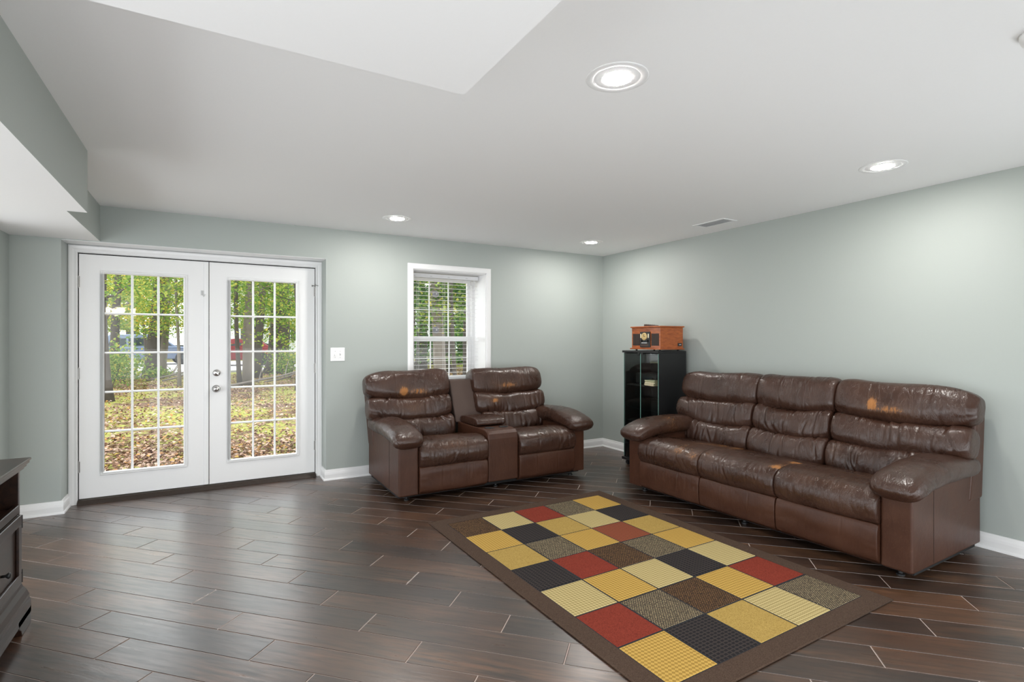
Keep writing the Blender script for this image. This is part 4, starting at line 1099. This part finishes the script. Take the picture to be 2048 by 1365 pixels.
def leaf_mesh(pts, size, rng, flat=0.6):
    """pts: (N,3) leaf centres -> folded diamond leaves"""
    N = len(pts); P = np.array(pts)
    az = rng.uniform(0, 2 * PI, N); tl = rng.normal(0, flat, N); rl = rng.normal(0, flat, N)
    L = size * rng.uniform(0.7, 1.3, N); W = L * rng.uniform(0.5, 0.75, N)
    ux = np.stack([np.cos(az) * np.cos(tl), np.sin(az) * np.cos(tl), np.sin(tl)], 1)
    vx = np.stack([-np.sin(az) * np.cos(rl), np.cos(az) * np.cos(rl), np.sin(rl)], 1)
    up = np.cross(ux, vx)
    v0 = P - ux * L[:, None] / 2; v2 = P + ux * L[:, None] / 2
    v1 = P + vx * W[:, None] / 2 + up * (W * 0.22)[:, None]; v3 = P - vx * W[:, None] / 2 + up * (W * 0.22)[:, None]
    V = np.stack([v0, v1, v2, v3], 1).reshape(-1, 3)
    idx = np.arange(N) * 4
    F = np.stack([np.stack([idx, idx + 1, idx + 2], 1), np.stack([idx, idx + 2, idx + 3], 1)], 1).reshape(-1, 3)
    return V, F
def mesh_np(name, V, F, mat, parent=None):
    me = bpy.data.meshes.new(name)
    me.vertices.add(len(V)); me.vertices.foreach_set('co', V.astype(np.float32).ravel())
    me.loops.add(len(F) * 3); me.loops.foreach_set('vertex_index', F.astype(np.int32).ravel())
    me.polygons.add(len(F)); me.polygons.foreach_set('loop_start', np.arange(len(F), dtype=np.int32) * 3)
    try: me.polygons.foreach_set('loop_total', np.full(len(F), 3, dtype=np.int32))
    except Exception: pass
    me.materials.append(MATS[mat]); me.update(calc_edges=True)
    o = bpy.data.objects.new(name, me); C.objects.link(o)
    if parent: o.parent = parent
    return o
rng = np.random.default_rng(7)
# fallen leaves over the yard (nobody could count them)
pts = []
while len(pts) < 52000:
    y = 5.9 + 20 * rng.random() ** 1.35; x = y * rng.uniform(-0.32, 0.66)
    dn = 0.5 + 0.9 * noise.noise(Vector((x * 0.55, y * 0.55, 9.0))) + (0.45 if y > 17 else 0.0) + (0.2 if y < 8.5 else 0)
    if rng.random() < dn: pts.append((x, y, gz(x, y) + 0.012 + 0.02 * rng.random()))
V, F = leaf_mesh(pts, 0.064, rng, 0.35)
tag(mesh_np('fallen_leaves', V, F, 'leaf_litter'), 'brown fallen leaves scattered over the mossy yard', 'leaves', kind='stuff')

def tree(name, label, x, y, rad, lean, crowns, bark, leafm, nleaf, size=0.13, hgt=7.0, seed=1, group='trees outside', nbr=6):
    rg = np.random.default_rng(seed)
    g0 = gz(x, y)
    t = thing(name, label, 'tree', (x, y, g0), group=group)
    path = []; rr = []
    for i in range(12):
        f = i / 11; z = hgt * f
        path.append((lean[0] * f * hgt + 0.10 * math.sin(f * 5 + seed), lean[1] * f * hgt + 0.08 * math.cos(f * 4 + seed * 2) - 0.08, z - 0.10))
        rr.append(rad * (1.35 if i == 0 else 1.0 - 0.45 * f))
    MB().tube(path, rr, 14).build('trunk', bark, t, smooth=True)
    for b_ in range(nbr):
        z = hgt * rg.uniform(0.22, 0.85); a = rg.uniform(0, 2 * PI); ln_ = rg.uniform(0.9, 2.0)
        f = z / hgt; px_, py_ = lean[0] * z, lean[1] * z
        bp = [(px_, py_, z)]
        for k_ in range(1, 5): bp.append((px_ + math.cos(a) * ln_ * k_ / 4 + rg.normal(0, 0.06), py_ + math.sin(a) * ln_ * k_ / 4 + rg.normal(0, 0.06), z + ln_ * 0.35 * k_ / 4 + rg.normal(0, 0.05)))
        MB().tube(bp, [max(0.012, rad * 0.28 * (1 - k_ / 5)) for k_ in range(5)], 7).build('branch', bark, t, smooth=True)
    P = []
    per = int(nleaf * 0.78) // len(crowns)
    for (cx_, cy_, z0, z1, r_) in crowns:
        ncl = max(8, per // 45)
        for c_ in range(ncl):
            a = rg.uniform(0, 2 * PI); rad_ = r_ * math.sqrt(rg.random()); cc = (cx_ + rad_ * math.cos(a), cy_ + rad_ * math.sin(a), rg.uniform(z0, z1))
            q = rg.normal(0, 1, (per // ncl, 3)) * np.array([0.42, 0.42, 0.13]) + np.array(cc)
            P.append(q)
    P = np.concatenate(P)
    V, F = leaf_mesh(P, size, rg, 0.5)
    tag(mesh_np('foliage', V, F, leafm, t), kind='stuff')
    return t
def at_px(px, d): a = (px - 1024) / 1060; return (d * (Fv[0] + a * Rv[0]), d * (Fv[1] + a * Rv[1]))
TREES = [
 # px, depth, radius, lean, bark, leaf, crown z0,z1,r, leaves, label
 (213, 13.0, 0.13, (0.0, 0), 'bark_dark', 'leaf_green', 2.2, 4.6, 1.2, 2520, 'slim dark tree at the left edge of the left door glass'),
 (238, 20.0, 0.16, (-0.01, 0), 'bark_dark', 'leaf_yellow', 1.9, 6.0, 2.2, 5400, 'dark tree with yellowing leaves left of the left door grille'),
 (308, 21.0, 0.26, (0.02, 0), 'bark_dark', 'leaf_green', 1.7, 6.0, 2.6, 8280, 'thick dark tree seen through the middle of the left door'),
 (321, 22.5, 0.20, (0.03, 0), 'bark_grey', 'leaf_green', 2.4, 6.0, 2.2, 5400, 'grey tree close behind the thick dark tree'),
 (291, 27.0, 0.08, (-0.06, 0), 'bark_dark', 'leaf_yellow', 2.0, 6.5, 2.8, 7560, 'leaning sapling with yellow leaves beyond the left door'),
 (352, 17.0, 0.05, (0.02, 0), 'bark_grey', 'leaf_green', 1.7, 4.6, 1.3, 3600, 'green sapling at the right of the left door glass'),
 (477, 17.0, 0.07, (0.01, 0), 'bark_dark', 'leaf_green', 2.1, 5.0, 1.5, 3600, 'thin dark tree at the left of the right door glass'),
 (500, 17.5, 0.155, (0.01, 0), 'bark_grey', 'leaf_green', 2.9, 5.5, 1.8, 3060, 'pale grey straight tree in the right door glass'),
 (518, 21.0, 0.17, (0.015, 0), 'bark_dark', 'leaf_green', 2.2, 5.6, 2.0, 3960, 'mid-sized dark tree just right of the pale grey tree'),
 (556, 24.0, 0.48, (0.0, 0), 'bark_dark', 'leaf_dark', 2.4, 6.0, 2.8, 3600, 'massive dark tree trunk in the right door glass'),
 (590, 16.0, 0.05, (-0.02, 0), 'bark_dark', 'leaf_green', 1.3, 4.4, 1.1, 3240, 'leafy sapling at the right edge of the right door glass'),
 (868, 13.0, 0.16, (0.0, 0), 'bark_grey', 'leaf_dark', 2.0, 4.2, 1.7, 4320, 'grey tree standing behind the window blind'),
 (905, 12.0, 0.05, (0.02, 0), 'bark_dark', 'leaf_green', 1.7, 4.0, 1.0, 3960, 'leafy young tree on the right behind the window blind'),
 (946, 14.5, 0.24, (0.0, 0), 'bark_dark', 'leaf_dark', 1.8, 5.0, 2.2, 4680, 'dark tree at the right edge of the window'),
 (822, 16.5, 0.14, (0.0, 0), 'bark_dark', 'leaf_dark', 1.6, 5.0, 2.2, 4680, 'dark tree at the left edge of the window'),
 (890, 24.0, 0.30, (0.0, 0), 'bark_dark', 'leaf_dark', 0.4, 6.5, 3.2, 11000, 'far dark evergreen tree behind the window blind'),
 (840, 27.0, 0.30, (0.0, 0), 'bark_dark', 'leaf_dark', 0.4, 7.0, 3.4, 11000, 'far dark evergreen on the left behind the window blind'),
 (960, 27.0, 0.30, (0.0, 0), 'bark_dark', 'leaf_dark', 0.4, 7.0, 3.4, 9000, 'far dark evergreen on the right behind the window blind'),
 (868, 33.0, 0.30, (0.0, 0), 'bark_dark', 'leaf_dark', 0.2, 8.0, 3.6, 11000, 'farthest dark evergreen straight behind the window blind'),
 (925, 35.0, 0.30, (0.0, 0), 'bark_dark', 'leaf_dark', 0.2, 8.0, 3.6, 11000, 'farthest dark evergreen right of centre in the window'),
 (262, 40.0, 0.22, (0.0, 0), 'bark_dark', 'leaf_green', 2.2, 8.0, 3.6, 5200, 'broad green tree behind the parked utility car'),
 (552, 38.0, 0.22, (0.0, 0), 'bark_grey', 'leaf_green', 2.6, 8.0, 3.2, 4200, 'broad green tree far behind the massive trunk'),
 (270, 50.0, 0.30, (0.0, 0), 'bark_dark', 'leaf_yellow', 4.5, 11.0, 5.5, 7560, 'distant yellow tree behind the parked car'),
 (200, 46.0, 0.30, (0.0, 0), 'bark_dark', 'leaf_green', 3.0, 11.0, 5.5, 6480, 'distant green tree left of the parked car'),
 (600, 44.0, 0.30, (0.0, 0), 'bark_dark', 'leaf_green', 2.0, 10.0, 5.0, 6840, 'distant green tree right of the white house'),
]
for i, (px_, d_, ra, le, bk, lf, z0, z1, r_, nl, lb) in enumerate(TREES):
    x, y = at_px(px_, d_)
    tree('tree', lb, x, y, ra, le, [(le[0] * 3, 0, z0, z1, r_)], bk, lf, nl, 0.105 if d_ < 30 else (0.2 if d_ < 40 else 0.32), 7.5 if d_ < 30 else 12, seed=i + 3)
# low shrubs
for i, (px_, d_, r_, h, nl, lb) in enumerate(((222, 16.5, 0.9, 1.3, 1500, 'leafy shrub low at the left of the left door glass'), (246, 18.5, 0.8, 0.9, 1000, 'low green shrub in front of the parked car'), (318, 20.0, 0.5, 0.35, 350, 'small grassy clump at the foot of the thick tree'), (580, 20.0, 0.9, 1.1, 1200, 'shrub beside the massive dark trunk'))):
    x, y = at_px(px_, d_); g0 = gz(x, y)
    t = thing('shrub', lb, 'shrub', (x, y, g0), group='shrubs outside')
    rg = np.random.default_rng(50 + i)
    P = rg.normal(0, 0.45, (nl, 3)) * np.array([r_, r_, h * 0.55]) + np.array([0, 0, h * 0.55]); P[:, 2] = np.abs(P[:, 2]) + 0.03
    V, F = leaf_mesh(P, 0.10, rg, 0.6); tag(mesh_np('foliage', V, F, 'leaf_green', t), kind='stuff')
    for k_ in range(4):
        a = rg.uniform(0, 2 * PI); MB().tube([(0, 0, -0.05), (math.cos(a) * r_ * 0.2, math.sin(a) * r_ * 0.2, h * 0.4), (math.cos(a) * r_ * 0.4, math.sin(a) * r_ * 0.4, h * 0.9)], [0.02, 0.014, 0.006], 6).build('stem', 'bark_dark', t)
# fallen branches
for i, (px_, d_, a, ln_, rd, lb) in enumerate(((350, 19.5, 0.3, 1.8, 0.035, 'grey fallen branch on the leaves in the left door'), (362, 18.8, -0.6, 1.4, 0.03, 'short fallen branch nearest the left door frame'), (338, 20.5, 1.2, 1.6, 0.03, 'fallen branch leaning by the thick tree'), (535, 17.5, 0.5, 3.2, 0.045, 'long fallen branch propped before the massive trunk'), (570, 18.0, -0.9, 1.8, 0.03, 'pale broken branch right of the massive trunk'))):
    x, y = at_px(px_, d_); g0 = gz(x, y)
    t = thing('fallen_branch', lb, 'branch', (x, y, g0), a, group='fallen branches')
    MB().tube([(-ln_ / 2, 0, 0.03), (-ln_ / 6, 0.08, 0.14), (ln_ / 6, -0.05, 0.28), (ln_ / 2, 0.04, 0.5)], [rd, rd * 0.9, rd * 0.7, rd * 0.4], 7).build('stick', 'bark_grey', t, smooth=True)
    for q in (-0.1, 0.2): MB().tube([(ln_ * q, 0, 0.15 + q * 0.4), (ln_ * q + 0.3, 0.35, 0.4 + q * 0.3), (ln_ * q + 0.5, 0.5, 0.7 + q * 0.3)], [rd * 0.5, rd * 0.35, rd * 0.2], 6).build('twig', 'bark_grey', t)

# neighbour's white house
hx_, hy_ = at_px(470, 47.0)
hs = thing('white_house', 'white sided house beyond the driveway', 'house', (hx_ - 1.0, hy_ + 2.0, GZ), R(-4))
MB().box(-2.6, 7.0, -3, 5, 0.5, 6.2).build('wall', 'white_siding', hs)
MB().box(-2.65, 7.05, -3.05, 5.05, 0, 0.5).build('foundation', 'brick_base', hs)
m = MB(); m.prism([(-3.5, 6.0), (5.5, 6.0), (1.0, 8.6)], 'x', -3.0, 7.4); m.build('roof', 'roof_grey', hs)
for wx_ in (-1.0, 2.5, 5.2):
    for wz_ in (1.5, 4.0):
        wn = MB().box(wx_ - 0.45, wx_ + 0.45, -3.06, -2.98, wz_, wz_ + 1.4).build('window', 'trim_paint', hs)
        MB().box(wx_ - 0.38, wx_ + 0.38, -3.08, -3.05, wz_ + 0.07, wz_ + 0.68).box(wx_ - 0.38, wx_ + 0.38, -3.08, -3.05, wz_ + 0.74, wz_ + 1.33).build('pane', 'car_glass', wn)
        for sd_ in (-1, 1):
            sh = MB(); xc = wx_ + sd_ * 0.68
            sh.box(xc - 0.20, xc + 0.20, -3.05, -2.99, wz_, wz_ + 1.4)
            sh.build('shutter', 'roof_grey', hs)
bx_, by_ = at_px(358, 41.0)
bn = thing('wheeled_bin', 'dark wheeled bin standing by the white house', 'bin', (bx_, by_, GZ + 0.10))
MB().hexa([(-0.22, -0.25, 0.05), (0.22, -0.25, 0.05), (0.22, 0.25, 0.05), (-0.22, 0.25, 0.05)], [(-0.29, -0.32, 0.95), (0.29, -0.32, 0.95), (0.29, 0.32, 0.95), (-0.29, 0.32, 0.95)]).build('tub', 'bin_green', bn, bevel=0.02)
MB().box(-0.31, 0.31, -0.35, 0.34, 0.95, 1.03).build('lid', 'bin_green', bn, bevel=0.03)
for sx_ in (-0.2, 0.2): MB().lathe([(0, sx_ - 0.03), (0.1, sx_ - 0.03), (0.1, sx_ + 0.03), (0, sx_ + 0.03)], 'x', (0, 0.26, 0.1), 14).build('wheel', 'rubber', bn)

def car(label, x, y, rz, paint, suv=True):
    c_ = thing('parked_car', label, 'car', (x, y, GZ + 0.10), rz, group='cars parked on the driveway')
    zt = 1.72 if suv else 1.48; hw = 0.92
    lo = [(-2.3, 0.42), (-2.36, 0.62), (-2.30, 1.02), (1.05, 1.06), (2.15, 0.95), (2.32, 0.74), (2.32, 0.40), (1.9, 0.32), (-1.9, 0.32)]
    MB().prism(lo, 'y', -hw, hw).build('body', paint, c_, bevel=0.07, bseg=3)
    up = [(-2.25, 1.0), (1.15, 1.04), (0.35, zt - 0.06), (0.1, zt), (-1.7, zt), (-2.0, zt - 0.05)] if suv else [(-1.9, 1.0), (1.05, 1.04), (0.25, zt - 0.05), (0, zt), (-0.9, zt), (-1.2, zt - 0.04)]
    m = MB(); n = len(up)
    ins = [0.02, 0.02, 0.16, 0.18, 0.18, 0.16]
    m.add([(p[0], -hw + i_, p[1]) for p, i_ in zip(up, ins)] + [(p[0], hw - i_, p[1]) for p, i_ in zip(up, ins)], [tuple(range(n))[::-1], tuple(range(n, 2 * n))] + [(i, (i + 1) % n, n + (i + 1) % n, n + i) for i in range(n)])
    cb = m.build('cabin', paint, c_, bevel=0.05, bseg=3)
    def side(sg, x0_, x1_, xt0, xt1):
        zb_, z2 = 1.09, zt - 0.13
        f = lambda z: hw - 0.02 - (z - 1.0) / (zt - 1.0) * 0.17 + 0.012
        q = [(x0_, sg * f(zb_), zb_), (x1_, sg * f(zb_), zb_), (xt1, sg * f(z2), z2), (xt0, sg * f(z2), z2)]
        q2 = [(p[0], p[1] - sg * 0.03, p[2]) for p in q]
        MB().add(q + q2, [(0, 1, 2, 3), (4, 7, 6, 5), (0, 4, 5, 1), (1, 5, 6, 2), (2, 6, 7, 3), (3, 7, 4, 0)]).build('side_window', 'car_glass', cb)
    for sg in (-1, 1):
        if suv: side(sg, -2.0, -1.2, -1.85, -1.2); side(sg, -1.1, -0.1, -1.1, -0.1); side(sg, 0.0, 0.92, 0.0, 0.40)
        else: side(sg, -1.5, -0.5, -1.0, -0.5); side(sg, -0.4, 0.80, -0.4, 0.20)
    xr, xr2 = (-2.20, -2.03) if suv else (-1.84, -1.24)
    MB().hexa([(xr - 0.03, -0.70, 1.12), (xr + 0.03, -0.70, 1.12), (xr + 0.03, 0.70, 1.12), (xr - 0.03, 0.70, 1.12)], [(xr2 - 0.03, -0.62, zt - 0.14), (xr2 + 0.03, -0.62, zt - 0.14), (xr2 + 0.03, 0.62, zt - 0.14), (xr2 - 0.03, 0.62, zt - 0.14)]).build('rear_window', 'car_glass', cb)
    MB().box(-2.46, -2.20, -0.88, 0.88, 0.38, 0.66).build('rear_bumper', 'bin_green', c_, bevel=0.05)
    MB().box(2.14, 2.40, -0.88, 0.88, 0.36, 0.62).build('front_bumper', 'bin_green', c_, bevel=0.05)
    for sg in (-1, 1):
        MB().box(-2.37, -2.22, sg * 0.80 - 0.11, sg * 0.80 + 0.11, 0.74, 1.02).build('tail_light', 'tail_red', c_, bevel=0.02)
        MB().box(2.18, 2.31, sg * 0.72 - 0.16, sg * 0.72 + 0.16, 0.70, 0.86).build('headlight', 'label_white', c_, bevel=0.02)
        for wx_ in (-1.42, 1.42):
            wl = MB().lathe([(0.20, sg * 0.84 - 0.11), (0.34, sg * 0.84 - 0.11), (0.36, sg * 0.84 - 0.06), (0.36, sg * 0.84 + 0.06), (0.34, sg * 0.84 + 0.11), (0.22, sg * 0.84 + 0.11)], 'y', (wx_, 0, 0.36), 24).build('wheel', 'rubber', c_, smooth=False)
            MB().lathe([(0, sg * 0.84 + sg * 0.07), (0.21, sg * 0.84 + sg * 0.10), (0.22, sg * 0.84 - sg * 0.09), (0, sg * 0.84 - sg * 0.09)], 'y', (wx_, 0, 0.36), 20).build('rim', 'wheel_rim', wl)
    return c_
x, y = at_px(303, 30.5); car('silver-blue sport utility car parked beyond the left door', x, y, R(8), 'car_silver', True)
x, y = at_px(470, 29.5); car('red car parked beyond the right door', x, y, R(172), 'car_red', False)
